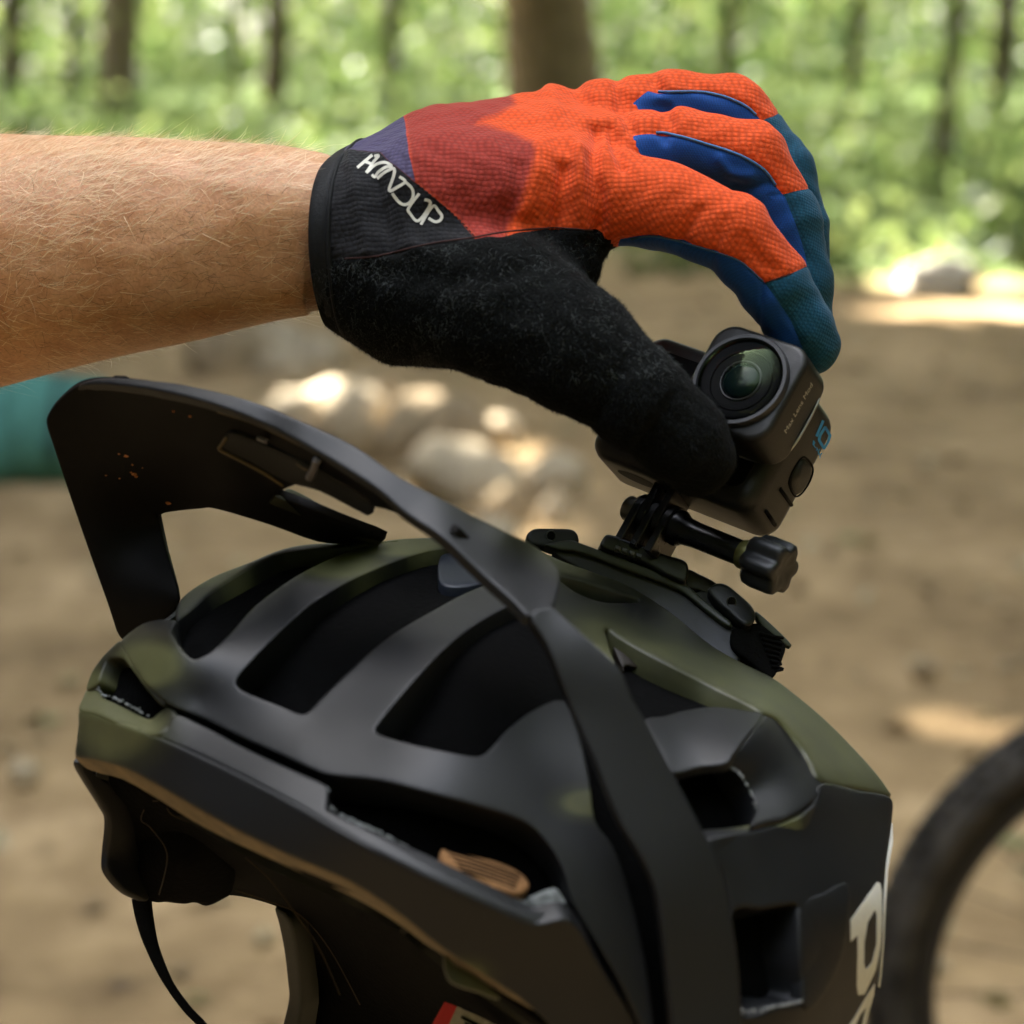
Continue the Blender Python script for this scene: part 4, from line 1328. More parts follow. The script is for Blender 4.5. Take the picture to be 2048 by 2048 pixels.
vv = np.concatenate([[side_px(x, y, 0.0) for x, y in bt2], [side_px(x, y, 0.45) for x, y in c0 + (bt2 - c0) * 0.92], [side_px(*c0, 0.5)]])
nb = len(bt2)
add_obj("button", to_world(vv), M_BODY, cam_root, tris=[(2 * nb, nb + i, nb + (i + 1) % nb) for i in range(nb)], quads=[(i, (i + 1) % nb, nb + (i + 1) % nb, nb + i) for i in range(nb)])
for (x0, y0, x1, y1) in ((1560, 978, 1583, 1010), (1532, 1022, 1550, 1050)):
    v, t, q = tube([side_px(x0, y0, 0), side_px(x1, y1, 0)], 0.75, 6); add_obj("slot", to_world(v), M_DARK, cam_root, tris=t, quads=q)
# oval recess under the body
a = np.linspace(0, 2 * np.pi, 28, endpoint=False)
vv = np.array([loc(-16 + 9 * np.cos(x), -25.5, 3 + 4.5 * np.sin(x)) for x in a] + [loc(-16, -25.55, 3)])
add_obj("recess", to_world(vv), M_DARK, cam_root, tris=[(28, i, (i + 1) % 28) for i in range(28)])
# two folding fingers of the camera
PIV = pm(1316, 1040, -2)
def prong(off, L, mat, parent, name, thick=2.9, up_=True, hgt=None):
    """slab standing across the pivot axis, round at the pivot"""
    rr = 7.2
    out = [(rr * math.cos(x), rr * math.sin(x)) for x in np.linspace(0, math.pi, 14)]
    out = [(z, y) for z, y in out] + [(-rr, -L), (rr, -L)]
    if not up_: out = [(z, -y) for z, y in out][::-1]
    n = len(out)
    V = [(off - thick / 2, y, z) for z, y in out] + [(off + thick / 2, y, z) for z, y in out]
    Q = [(i, (i + 1) % n, n + (i + 1) % n, n + i) for i in range(n)]
    V += [(off - thick / 2, -L * 0.4, 0), (off + thick / 2, -L * 0.4, 0)] if up_ else [(off - thick / 2, L * 0.4, 0), (off + thick / 2, L * 0.4, 0)]
    T = [(2 * n, (i + 1) % n, i) for i in range(n)] + [(2 * n + 1, n + i, n + (i + 1) % n) for i in range(n)]
    o = add_obj(name, place(np.array(V), o=PIV), mat, parent, tris=T, quads=Q, sharp=35)
    fixn(o)
    md = o.modifiers.new("edge", 'BEVEL'); md.width = 0.0004; md.segments = 2; md.limit_method = 'ANGLE'
    return o
for off in (-3.1, 3.1): prong(off, 12.5, M_BLACKP, cam_root, "mount_finger", 2.8, up_=False)

# ---- mount with thumb screw
mount = empty("camera_mount", to_world(pm(1260, 1180, 0))[0])
tag(mount, "black strap mount with thumb screw joining the camera to the helmet", "camera mount")
for off in (-6.3, 0.0, 6.3): prong(off, 13.5, M_BLACKP, mount, "prong", 2.9)
scr = empty("thumb_screw", (0, 0, 0)); scr.parent = mount; scr.location = tuple(to_world(PIV)[0] - origin_of(mount))
def screw_part(name, prof, mat):
    V, Q = lathe(prof, 28)                       # lathe axis -> U
    W_ = to_world(PIV + V[:, 2:] * U + V[:, :1] * Vu + V[:, 1:2] * Wd)
    return fixn(add_obj(name, W_, mat, scr, quads=Q, sharp=40))
screw_part("nut", [(0.01, -13.6), (4.2, -13.6), (4.6, -13.0), (4.6, -9.0), (6.4, -8.6), (6.4, -8.0)], simple("nut_steel", (0.22, 0.21, 0.18), 0.35, metal=0.9))
screw_part("shaft", [(0.01, 7.8), (6.4, 7.8), (6.6, 9.5), (5.0, 12.0), (4.6, 17.0), (4.5, 35.0), (4.2, 36.5), (3.2, 37.0), (3.2, 39.0)], M_BLACKP)
screw_part("collar", [(0.01, 35.5), (4.9, 35.5), (5.2, 36.2), (5.2, 39.0), (4.9, 39.6), (0.01, 39.6)], simple("brass_collar", (0.16, 0.15, 0.05), 0.4, metal=0.5))
# scalloped knob
n = 80; V = []; prof = [(0.55, 38.6), (0.80, 39.6), (0.95, 41.0), (1.0, 44.0), (1.0, 51.0), (0.96, 53.0), (0.84, 53.8), (0.55, 53.4), (0.3, 53.0), (0.01, 53.0)]
for f, z in prof:
    for k in range(n):
        a = 2 * math.pi * k / n
        r_ = 9.8 * (1 - 0.24 * (0.5 - 0.5 * math.cos(6 * a)) ** 1.3 * (1 if f > 0.5 else 0)) * f
        V.append((r_ * math.cos(a), r_ * math.sin(a), z))
Q = [(i * n + k, i * n + (k + 1) % n, (i + 1) * n + (k + 1) % n, (i + 1) * n + k) for i in range(len(prof) - 1) for k in range(n)]
V = np.array(V)
fixn(add_obj("knob", to_world(PIV + V[:, 2:] * U + V[:, :1] * Vu + V[:, 1:2] * Wd), M_MATTE, scr, quads=Q, sharp=60))
# ================================================================== mountain bike helmet with raised visor
# depth of the outer shell over the picture (mm, negative = nearer the lens)
BASE = [(150, 1480, -70), (172, 1378, -62), (240, 1280, -60), (350, 1240, -79), (300, 1400, -96), (400, 1400, -102), (600, 1500, -128), (800, 1560, -145), (1000, 1640, -152), (1130, 1800, -155), (1280, 2048, -155),
        (361, 1197, -44), (440, 1262, -88), (592, 1150, -56), (748, 1084, -24), (893, 1073, -14), (621, 1420, -116), (700, 1340, -109), (800, 1258, -95), (930, 1185, -64), (995, 1160, -54), (750, 1462, -130), (900, 1290, -109), (1060, 1195, -72),
        (985, 1495, -142), (1142, 1400, -120), (1120, 1600, -146), (1230, 1720, -150), (495, 1124, -36), (640, 1085, -24), (760, 1078, -16),
        (1296, 1448, -116), (1400, 1533, -120), (1528, 1425, -86), (1463, 1824, -142), (1600, 1640, -108), (1645, 1562, -90), (1782, 1590, -48), (1784, 1640, -54), (1740, 1800, -98), (1600, 2030, -136), (1740, 2048, -88),
        (1480, 1320, -34), (1350, 1230, -28), (1217, 1300, -76), (1102, 1216, -72), (1073, 1094, -24), (1590, 1385, -34), (1700, 1490, -40), (1400, 1360, -70)]
HD = tps(BASE, 0.02)
def off(v): return lambda p: HD(p) + v
def offs(ctrl, lam=1e-3):
    g = tps(ctrl, lam)
    return lambda p: HD(p) + g(p)

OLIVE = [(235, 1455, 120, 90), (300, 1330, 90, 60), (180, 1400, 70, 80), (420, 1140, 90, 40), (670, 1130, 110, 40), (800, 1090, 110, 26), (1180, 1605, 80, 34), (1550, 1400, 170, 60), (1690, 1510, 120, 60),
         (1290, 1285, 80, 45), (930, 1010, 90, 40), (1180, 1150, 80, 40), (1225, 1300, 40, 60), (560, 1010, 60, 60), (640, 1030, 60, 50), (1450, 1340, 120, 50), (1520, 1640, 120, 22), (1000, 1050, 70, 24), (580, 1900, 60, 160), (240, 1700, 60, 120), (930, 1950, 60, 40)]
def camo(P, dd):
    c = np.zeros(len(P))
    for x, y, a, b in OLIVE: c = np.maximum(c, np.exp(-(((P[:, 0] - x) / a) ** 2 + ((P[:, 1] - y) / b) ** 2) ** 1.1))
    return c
def flat(v): return lambda P, dd: np.full(len(P), float(v))

def shell_mat():
    m, nt, b = mat_new("satin_camo_paint")
    tc = nt.nodes.new('ShaderNodeTexCoord')
    at = nt.nodes.new('ShaderNodeAttribute'); at.attribute_name = "camo"
    n1 = node(nt, 'ShaderNodeTexNoise', Scale=28.0, Detail=3.0)
    n2 = node(nt, 'ShaderNodeTexNoise', Scale=900.0, Detail=3.0, Roughness=0.7)
    n3 = node(nt, 'ShaderNodeTexNoise', Scale=55.0, Detail=6.0, Roughness=0.7)
    for n in (n1, n2, n3): nt.links.new(tc.outputs['Object'], n.inputs['Vector'])
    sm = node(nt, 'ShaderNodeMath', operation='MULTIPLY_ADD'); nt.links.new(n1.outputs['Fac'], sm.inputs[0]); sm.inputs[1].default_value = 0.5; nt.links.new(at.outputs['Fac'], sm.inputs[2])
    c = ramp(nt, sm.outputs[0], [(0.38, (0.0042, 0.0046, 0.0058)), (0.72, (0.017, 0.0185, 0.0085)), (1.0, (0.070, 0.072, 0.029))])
    mul = node(nt, 'ShaderNodeMixRGB', blend_type='MULTIPLY'); mul.inputs[0].default_value = 1.0
    nt.links.new(c, mul.inputs[1]); nt.links.new(ramp(nt, n3.outputs['Fac'], [(0.3, (0.85, 0.85, 0.85)), (0.7, (1.12, 1.1, 1.06))]), mul.inputs[2])
    nt.links.new(mul.outputs[0], b.inputs['Base Color'])
    mr = node(nt, 'ShaderNodeMapRange'); mr.inputs[3].default_value = 0.46; mr.inputs[4].default_value = 0.56
    nt.links.new(n3.outputs['Fac'], mr.inputs[0]); nt.links.new(mr.outputs[0], b.inputs['Roughness'])
    b.inputs['Specular IOR Level'].default_value = 0.42
    pass
    n4 = node(nt, 'ShaderNodeTexNoise', Scale=260.0, Detail=8.0, Roughness=0.8)
    nt.links.new(tc.outputs['Object'], n4.inputs['Vector'])
    dm = node(nt, 'ShaderNodeMixRGB'); nt.links.new(ramp(nt, n4.outputs['Fac'], [(0.63, (0, 0, 0)), (0.80, (0.5, 0.5, 0.5))]), dm.inputs[0])
    nt.links.new(mul.outputs[0], dm.inputs[1]); dm.inputs[2].default_value = (0.10, 0.085, 0.06, 1)
    nt.links.new(dm.outputs[0], b.inputs['Base Color'])
    bp = node(nt, 'ShaderNodeBump', Strength=0.12, Distance=0.0002)
    nt.links.new(n2.outputs['Fac'], bp.inputs['Height']); nt.links.new(bp.outputs[0], b.inputs['Normal'])
    return m
M_SHELL = shell_mat()
M_LINER = simple("black_foam_liner", (0.0016, 0.0016, 0.0017), 0.9, 0.06, noise=(150.0, 0.5), bump=(500.0, 0.5, 0.001))
M_EPS = simple("bare_foam_edge", (0.24, 0.25, 0.245), 0.85, 0.3, noise=(400.0, 0.4), bump=(700.0, 1.0, 0.002))
M_PADBR = simple("brown_pad", (0.19, 0.095, 0.037), 0.85, 0.2, noise=(200.0, 0.3), bump=(300.0, 0.6, 0.001))
M_UNDER = simple("visor_underside", (0.0030, 0.0024, 0.0020), 0.6, 0.12, noise=(60.0, 0.4), bump=(1200.0, 0.3, 0.0002))
M_WEB = simple("black_webbing", (0.003, 0.003, 0.003), 0.9, 0.1, noise=(300.0, 0.4), bump=(900.0, 0.7, 0.0006))
M_WHITE = simple("white_decal", (0.66, 0.64, 0.57), 0.5, noise=(400.0, 0.06))
M_RED = simple("red_label", (0.50, 0.012, 0.018), 0.6)
M_PAPER = simple("label_paper", (0.45, 0.42, 0.36), 0.7, noise=(300.0, 0.2))
M_BROWNTRIM = simple("dark_trim", (0.016, 0.011, 0.007), 0.55, 0.3)

hel = empty("bicycle_helmet", to_world(pm(950, 2050, -60))[0])
tag(hel, "matte black and olive mountain bike helmet with its visor tipped up", "helmet")
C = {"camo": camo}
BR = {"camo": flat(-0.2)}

# ---- closed back of the shell, inner liner
SIL = [(150, 1508), (172, 1378), (215, 1302), (240, 1282), (285, 1250), (361, 1202), (422, 1160), (495, 1132), (567, 1104), (640, 1092), (760, 1086), (893, 1082), (1000, 1095), (1073, 1104), (1130, 1132), (1250, 1175), (1340, 1230), (1420, 1295), (1480, 1330), (1545, 1362),
       (1590, 1395), (1645, 1445), (1700, 1500), (1745, 1550), (1772, 1595), (1776, 1640), (1765, 1720), (1760, 1790), (1755, 1900), (1738, 2000), (1720, 2060), (1690, 2140), (1300, 2190), (1110, 2080), (880, 1915), (800, 1850), (690, 1790), (540, 1725), (390, 1640), (245, 1560)]
silA = np.array(SIL, float)
cS = np.array([980.0, 1650.0])
def back_d(p):
    e = np.clip(poly_dist(silA, p) / 330.0, 0, 1)
    return HD(p) + 30 + 150 * np.sqrt(np.clip(1 - (1 - e) ** 2, 0, 1))
panel("rear_shell", cS + (silA - cS) * 0.972, back_d, M_SHELL, hel, th=3, fillet=0, step=22, attr={"camo": flat(0.25)})
inn = cS + (silA - cS) * 0.955
panel("liner", inn, off(17), M_LINER, hel, th=10, fillet=10, step=14)

# ---- forehead shell with its ribs and vents
FRONT = [(355, 1241), (325, 1237), (285, 1246), (250, 1271), (240, 1284), (247, 1299), (282, 1356), (335, 1408), (400, 1434), (480, 1473), (560, 1508), (620, 1535), (660, 1549), (760, 1560), (870, 1588), (960, 1612), (1040, 1638), (1080, 1668), (1110, 1708), (1130, 1750), (1148, 1810), (1205, 1905), (1245, 1972), (1300, 2080),
         (1310, 2080), (1296, 1950), (1276, 1850), (1252, 1760), (1225, 1690), (1190, 1640), (1180, 1560), (1160, 1470), (1130, 1400), (1070, 1418), (1020, 1455), (985, 1494), (965, 1510), (945, 1512), (900, 1504), (830, 1489), (762, 1470), (750, 1459), (757, 1446), (800, 1393), (850, 1338), (900, 1288), (960, 1243), (1010, 1215), (1060, 1190),
         (1030, 1150), (995, 1160), (930, 1185), (870, 1218), (800, 1258), (750, 1295), (700, 1340), (650, 1388), (622, 1418), (608, 1427), (590, 1424), (560, 1411), (490, 1384), (474, 1372), (473, 1358), (500, 1325), (538, 1285), (575, 1250), (621, 1209), (694, 1164), (755, 1136), (802, 1118), (857, 1100), (907, 1092),
         (910, 1076), (893, 1073), (802, 1076), (748, 1085), (672, 1111), (592, 1151), (512, 1209), (465, 1262), (425, 1300), (405, 1312), (388, 1318), (372, 1308), (348, 1276), (341, 1260)]
frel = offs([(300, 1300, 0), (600, 1480, -2), (900, 1560, -2), (700, 1130, 0), (1000, 1180, 2), (1200, 1600, 6), (1280, 1950, 2), (1060, 1460, 8), (1130, 1420, 10)], 0.01)
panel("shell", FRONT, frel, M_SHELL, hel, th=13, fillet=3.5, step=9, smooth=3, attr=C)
# far rim of the shell and the vent walls behind it
panel("shell", [(361, 1196), (422, 1153), (495, 1124), (567, 1095), (640, 1084), (760, 1080), (800, 1078), (748, 1086), (672, 1094), (567, 1104), (495, 1138), (422, 1184), (379, 1222), (352, 1240)], off(-2), M_SHELL, hel, th=10, fillet=5, step=8, attr=C)
# inner bridge seen through the middle vent
panel("vent_bridge", [(880, 1112), (905, 1103), (950, 1110), (992, 1150), (960, 1165), (920, 1172), (885, 1168), (876, 1150)], lambda p: HD(p) + 6, simple("blue_grey_foam", (0.008, 0.012, 0.022), 0.5), hel, th=5, fillet=5, step=8)

# ---- brow band: corner, upward facet, front facet, underside rim
panel("brow_corner", [(157, 1420), (165, 1392), (175, 1374), (196, 1369), (202, 1391), (230, 1404), (262, 1420), (298, 1436), (320, 1421), (336, 1412), (350, 1428), (330, 1460), (300, 1468), (262, 1455), (225, 1441), (190, 1428)],
      offs([(157, 1420, -6), (175, 1374, 4), (262, 1420, 6), (298, 1436, 4), (336, 1412, 2), (300, 1468, -8), (225, 1441, -8)], 0.01), M_SHELL, hel, th=9, fillet=5, step=7, attr=C)
panel("brow_frame", [(171, 1380), (178, 1352), (190, 1330), (215, 1300), (240, 1280), (249, 1298), (268, 1334), (298, 1374), (328, 1405), (322, 1412), (290, 1376), (258, 1332), (240, 1315), (216, 1318), (204, 1340), (194, 1366)], off(1), M_SHELL, hel, th=10, fillet=4, step=6, attr=C)
panel("brow_band", [(350, 1428), (400, 1447), (500, 1499), (590, 1540), (640, 1562), (656, 1576), (654, 1612), (662, 1622), (760, 1670), (850, 1719), (950, 1768), (1050, 1814), (1095, 1822), (1132, 1816), (1142, 1842), (1100, 1850), (1066, 1846), (973, 1806), (848, 1747), (724, 1685), (600, 1613), (500, 1560), (400, 1511), (300, 1468), (330, 1455)],
      offs([(350, 1428, -4), (500, 1499, -5), (640, 1562, -5), (300, 1468, -7), (500, 1560, -9), (600, 1613, -9), (850, 1719, -8.5), (850, 1748, -11), (1060, 1815, -7), (1066, 1846, -9.5), (1140, 1830, -4)], 0.01), M_SHELL, hel, th=3.5, fillet=6, step=7, attr=C)
LOWF = [(157, 1421), (190, 1429), (225, 1442), (300, 1469), (400, 1512), (500, 1561), (600, 1614), (724, 1686), (848, 1748), (973, 1807), (1066, 1848), (1142, 1843), (1205, 1938), (1275, 2070), (1130, 2075), (1097, 2048), (1035, 1995), (942, 1936), (880, 1895), (786, 1821), (693, 1762), (571, 1710), (462, 1656), (390, 1616), (317, 1573), (245, 1536), (180, 1518), (149, 1512), (151, 1480), (154, 1450)]
panel("brow_front", LOWF, offs([(157, 1421, -6), (300, 1469, -7.5), (500, 1561, -9.5), (600, 1614, -9.5), (724, 1686, -10.5), (848, 1748, -11), (973, 1807, -10.5), (1066, 1848, -9.5), (149, 1512, 2), (245, 1536, -2), (317, 1573, -3), (390, 1616, -3), (462, 1656, -3), (571, 1710, -2), (693, 1762, -1), (786, 1821, 1), (880, 1895, 3), (942, 1936, 5), (1035, 1995, 7), (1100, 2048, 8), (1205, 1938, 0)], 0.01), M_SHELL, hel, th=8, fillet=6, step=9, attr={"camo": lambda P, d: np.clip(camo(P, d) * 0.9 - 0.05, -1, 1)})
RIM = [(149, 1513), (180, 1519), (245, 1537), (317, 1574), (390, 1617), (462, 1657), (571, 1711), (693, 1763), (786, 1822), (880, 1896), (942, 1937), (1035, 1996), (1100, 2050), (1080, 2055), (1020, 2006), (930, 1950), (905, 1962), (890, 1915), (860, 1896), (780, 1838), (690, 1788), (560, 1728), (455, 1680), (380, 1640), (310, 1596), (245, 1560), (200, 1548), (168, 1536)]
rimo = offs([(149, 1513, 5), (245, 1537, 2), (317, 1574, 1), (390, 1617, 1), (462, 1657, 1), (571, 1711, 2), (693, 1763, 3), (786, 1822, 5), (880, 1896, 7), (1035, 1996, 11), (168, 1536, 20), (245, 1560, 18), (380, 1640, 20), (560, 1728, 24), (780, 1838, 28), (1020, 2006, 28)], 0.01)
panel("brow_underside", RIM, rimo, simple("bounce_tan_rim", (0.17, 0.128, 0.075), 0.7, 0.3, noise=(120.0, 0.4), bump=(400.0, 0.5, 0.001)), hel, th=4, fillet=3, step=7)  # tan bounce light from the ground is put into the rim colour
# chipped foam along the open edges
r = np.random.default_rng(77)
def chips(name, pts, dep, n, s0, s1, jit=2.5):
    cv = resample(catmull(pts, 6), 2.0, closed=False); mb = MB()
    for k in range(n):
        x, y = cv[r.integers(0, len(cv))] + r.normal(size=2) * jit
        d = float(dep(np.array([[x, y]]))[0]) + r.uniform(-1.5, 1.0)
        s = r.uniform(s0, s1)
        v, q = blob((0, 0, 0), s, s * r.uniform(0.6, 1), s * r.uniform(0.6, 1), int(r.integers(1e6)))
        mb.add(to_world(v + pm(x, y, d)), quads=q)
    v, t, q = mb.out(); o = add_obj(name, v, M_EPS, hel, tris=t, quads=q); o["kind"] = "stuff"; o["label"] = "chipped pale foam beads along a vent edge"
    return o
chips("foam_edge", [(654, 1572), (658, 1612), (700, 1640), (760, 1668), (850, 1716), (950, 1765), (1050, 1810)], off(-1), 170, 0.3, 0.75, 1.6)
chips("foam_edge", [(196, 1372), (206, 1389), (235, 1400), (265, 1415), (300, 1432)], off(5), 40, 0.3, 0.6, 1.5)
chips("foam_edge", [(198, 1345), (202, 1358), (205, 1370)], off(5), 10, 0.3, 0.6, 1.5)
chips("foam_edge", [(1482, 2026), (1540, 2016), (1598, 2004), (1606, 1996)], off(-2), 45, 0.3, 0.6, 1.5)
chips("foam_edge", [(1452, 1530), (1480, 1548), (1502, 1586), (1511, 1618)], off(0), 40, 0.2, 0.45, 1.2)
panel("foam_block", [(1048, 1812), (1062, 1796), (1085, 1784), (1110, 1776), (1124, 1790), (1132, 1812), (1100, 1822), (1070, 1822)], off(4), M_EPS, hel, th=6, fillet=6, step=5)
# brown pad inside the side vent
padd = offs([(884, 1694, 6), (1004, 1723, 8), (1045, 1745, 6), (886, 1716, -2), (973, 1763, -3), (1042, 1784, -3)], 0.01)
pad = panel("brow_pad", [(884, 1694), (911, 1702), (960, 1712), (1004, 1723), (1045, 1745), (1060, 1768), (1042, 1784), (1010, 1778), (973, 1763), (926, 1741), (886, 1716)], padd, M_PADBR, hel, th=5, fillet=7, step=6)
for k in range(5):
    cv = np.array([(892 + 8 * k, 1701 + 10 * k), (960 + 5 * k, 1722 + 9 * k), (1040 - 2 * k, 1752 + 6 * k)], float)
    P3 = np.array([pm(x, y, float(padd(np.array([[x, y]]))[0]) - 0.2) for x, y in catmull(cv, 5)])
    v, t, q = tube(P3, 0.35, 5); add_obj("stitch_line", to_world(v), M_LINER, pad, tris=t, quads=q)

# ---- right of the picture: crest, side facets, vents
CREST = [(1040, 1080), (1073, 1094), (1130, 1121), (1250, 1165), (1340, 1220), (1420, 1285), (1480, 1320), (1545, 1352), (1590, 1385), (1650, 1435), (1710, 1495), (1755, 1545), (1778, 1577), (1783, 1592), (1720, 1578), (1645, 1563), (1612, 1502), (1562, 1442), (1530, 1425), (1460, 1390), (1400, 1360), (1300, 1309), (1240, 1275), (1213, 1256), (1222, 1300), (1232, 1325), (1180, 1282), (1102, 1218), (1040, 1160), (990, 1100)]
SLOT = [(1109, 1146), (1135, 1152), (1180, 1165), (1240, 1185), (1284, 1200), (1240, 1203), (1200, 1200), (1150, 1180)]
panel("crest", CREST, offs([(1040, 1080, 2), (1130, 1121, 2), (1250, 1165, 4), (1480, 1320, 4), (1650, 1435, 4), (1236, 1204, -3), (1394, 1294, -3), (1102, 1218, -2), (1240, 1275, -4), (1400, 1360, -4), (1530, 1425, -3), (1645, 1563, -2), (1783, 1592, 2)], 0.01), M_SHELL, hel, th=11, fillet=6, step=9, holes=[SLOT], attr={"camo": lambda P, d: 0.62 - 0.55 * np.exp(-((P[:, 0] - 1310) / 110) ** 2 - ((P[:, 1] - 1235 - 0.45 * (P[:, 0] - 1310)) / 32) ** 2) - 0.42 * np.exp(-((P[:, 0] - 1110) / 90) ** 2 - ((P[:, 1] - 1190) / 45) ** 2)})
panel("crest_lip", [(1213, 1256), (1240, 1274), (1300, 1308), (1400, 1360), (1530, 1425), (1524, 1434), (1495, 1422), (1400, 1384), (1330, 1352), (1255, 1330), (1248, 1340)], offs([(1213, 1256, 0), (1400, 1360, 0), (1530, 1425, 1), (1248, 1340, 13), (1330, 1352, 12), (1495, 1422, 8)], 0.01), M_BROWNTRIM, hel, th=4, fillet=3, step=7)
# facet beneath the slot
panel("side_facet", [(1290, 1440), (1330, 1430), (1370, 1419), (1430, 1411), (1500, 1420), (1530, 1428), (1500, 1466), (1469, 1506), (1452, 1526), (1400, 1533), (1347, 1545), (1320, 1500)], offs([(1290, 1440, 4), (1430, 1411, 4), (1530, 1428, 0), (1469, 1506, -5), (1347, 1545, 0)], 0.01), M_SHELL, hel, th=2.5, fillet=5, step=8, attr=BR)
panel("side_facet", [(1531, 1428), (1562, 1443), (1612, 1503), (1645, 1564), (1626, 1602), (1582, 1632), (1540, 1642), (1503, 1649), (1513, 1618), (1503, 1586), (1482, 1546), (1455, 1527), (1470, 1506), (1501, 1466)], offs([(1531, 1428, 0), (1612, 1503, 4), (1645, 1564, 0), (1582, 1632, -8), (1503, 1649, -8), (1503, 1586, 6), (1470, 1506, -3)], 0.01), M_SHELL, hel, th=10, fillet=5, step=7, attr={"camo": flat(0.02)})
panel("vent_lip", [(1404, 1660), (1450, 1655), (1503, 1648), (1582, 1632), (1626, 1603), (1630, 1610), (1590, 1640), (1503, 1662), (1440, 1674), (1410, 1678)], offs([(1404, 1660, 4), (1503, 1648, 2), (1582, 1632, -3), (1440, 1674, -8), (1590, 1640, -8), (1630, 1610, -5)], 0.01), M_SHELL, hel, th=7, fillet=3, step=6, attr=C)
SIDE = [(1410, 1677), (1503, 1661), (1590, 1639), (1628, 1606), (1646, 1564), (1720, 1579), (1783, 1593), (1787, 1640), (1776, 1720), (1771, 1790), (1766, 1900), (1749, 2000), (1736, 2048), (1710, 2130), (1480, 2160), (1470, 2040), (1466, 1900), (1462, 1824), (1447, 1745)]
HOLEB = [(1468, 1824), (1530, 1817), (1590, 1808), (1597, 1830), (1601, 1920), (1604, 2000), (1560, 2012), (1482, 2030), (1474, 1930)]
SIDE_D = offs([(1410, 1677, -6), (1590, 1639, -6), (1646, 1564, -2), (1783, 1593, 2), (1787, 1640, 2), (1771, 1790, 2), (1749, 2000, 2), (1600, 1760, -4), (1462, 1824, -2), (1650, 1900, -2)], 0.01)
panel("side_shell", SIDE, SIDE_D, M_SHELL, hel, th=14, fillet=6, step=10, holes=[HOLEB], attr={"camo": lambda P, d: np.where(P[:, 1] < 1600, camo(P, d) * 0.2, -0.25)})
panel("side_facet", [(1606, 1812), (1650, 1785), (1700, 1770), (1690, 1900), (1650, 1990), (1612, 2020), (1606, 1930)], offs([(1606, 1812, -3), (1700, 1770, -5), (1690, 1900, -5), (1612, 2020, -3), (1640, 1900, -2)], 0.01), M_SHELL, hel, th=4, fillet=4, step=9, attr=BR)

# white logo letters at the back edge of the side
sd = SIDE_D
k8 = 0.4141
def c8(pts): return [(1248 + x * k8, 1248 + y * k8) for x, y in pts]
lg = panel("logo_letter", c8([(1095, 1430), (1160, 1340), (1222, 1246), (1238, 1252), (1246, 1290), (1247, 1450), (1240, 1560), (1217, 1670), (1163, 1788), (1132, 1793), (1125, 1750), (1129, 1600), (1130, 1502), (1096, 1535)]), lambda p: sd(p) - 0.35, M_WHITE, hel, th=0.6, fillet=0, step=5, smooth=0,
      holes=[c8([(1214, 1378), (1222, 1405), (1221, 1545), (1198, 1636), (1168, 1671), (1160, 1640), (1161, 1545), (1178, 1440)])])
lg["label"] = "white letter P of the logo on the helmet's side"
lg = panel("logo_letter", c8([(1212, 1738), (1208, 1790), (1180, 1880), (1150, 1985), (1085, 2010), (1082, 1950), (1120, 1890), (1165, 1810)]), lambda p: sd(p) - 0.35, M_WHITE, hel, th=0.6, fillet=0, step=5, smooth=0, holes=[c8([(1170, 1850), (1150, 1940), (1120, 1985), (1110, 1960), (1140, 1890)])])
lg["label"] = "white letter O of the logo, cut by the frame"
panel("logo_edge", c8([(1297, 960), (1300, 1050), (1275, 1190), (1263, 1400), (1258, 1520), (1245, 1690), (1236, 1760), (1232, 1752), (1240, 1690), (1252, 1520), (1256, 1400), (1264, 1190), (1287, 1050)]), lambda p: sd(p) + 0.6, M_WHITE, hel, th=0.6, fillet=0, step=5, smooth=0)

# ---- inside: far temple, padding, straps, label
def dep(ctrl): return tps(ctrl, 1e-3)
panel("temple", [(166, 1521), (158, 1527), (160, 1540), (172, 1562), (209, 1623), (218, 1649), (214, 1710), (216, 1743), (245, 1779), (270, 1795), (300, 1800), (300, 1740), (290, 1674), (270, 1616), (240, 1583), (205, 1552), (182, 1532), (168, 1522)], dep([(147, 1522, -60), (209, 1623, -40), (214, 1710, -32), (245, 1779, -28), (300, 1740, -14), (290, 1640, -24), (205, 1552, -46)]), M_SHELL, hel, th=1.5, fillet=6, step=7, attr={"camo": flat(0.14)})
INN = [(190, 1545), (245, 1560), (310, 1594), (380, 1638), (455, 1678), (560, 1726), (690, 1786), (780, 1836), (860, 1894), (930, 1948), (1030, 2010), (1110, 2080), (1100, 2180), (620, 2180), (596, 2048), (602, 2000), (597, 1930), (586, 1858), (574, 1831), (540, 1813), (459, 1795), (380, 1810), (310, 1800), (265, 1780), (262, 1720), (268, 1674), (250, 1616), (220, 1583)]
panel("interior_padding", INN, dep([(190, 1545, -40), (380, 1638, -60), (560, 1726, -80), (860, 1894, -100), (1110, 2080, -110), (265, 1780, 0), (459, 1795, 20), (574, 1831, 40), (600, 2000, 45), (620, 2180, 45), (800, 2050, 20)]), M_LINER, hel, th=6, fillet=8, step=12)
panel("pad", [(262, 1640), (300, 1610), (350, 1640), (420, 1680), (470, 1740), (465, 1790), (448, 1805), (415, 1820), (390, 1813), (368, 1816), (330, 1812), (308, 1812), (280, 1800), (266, 1760), (272, 1700)], dep([(262, 1640, -20), (350, 1640, -42), (470, 1740, -30), (415, 1820, -12), (308, 1812, -12), (360, 1730, -40)]), M_LINER, hel, th=8, fillet=14, step=8)
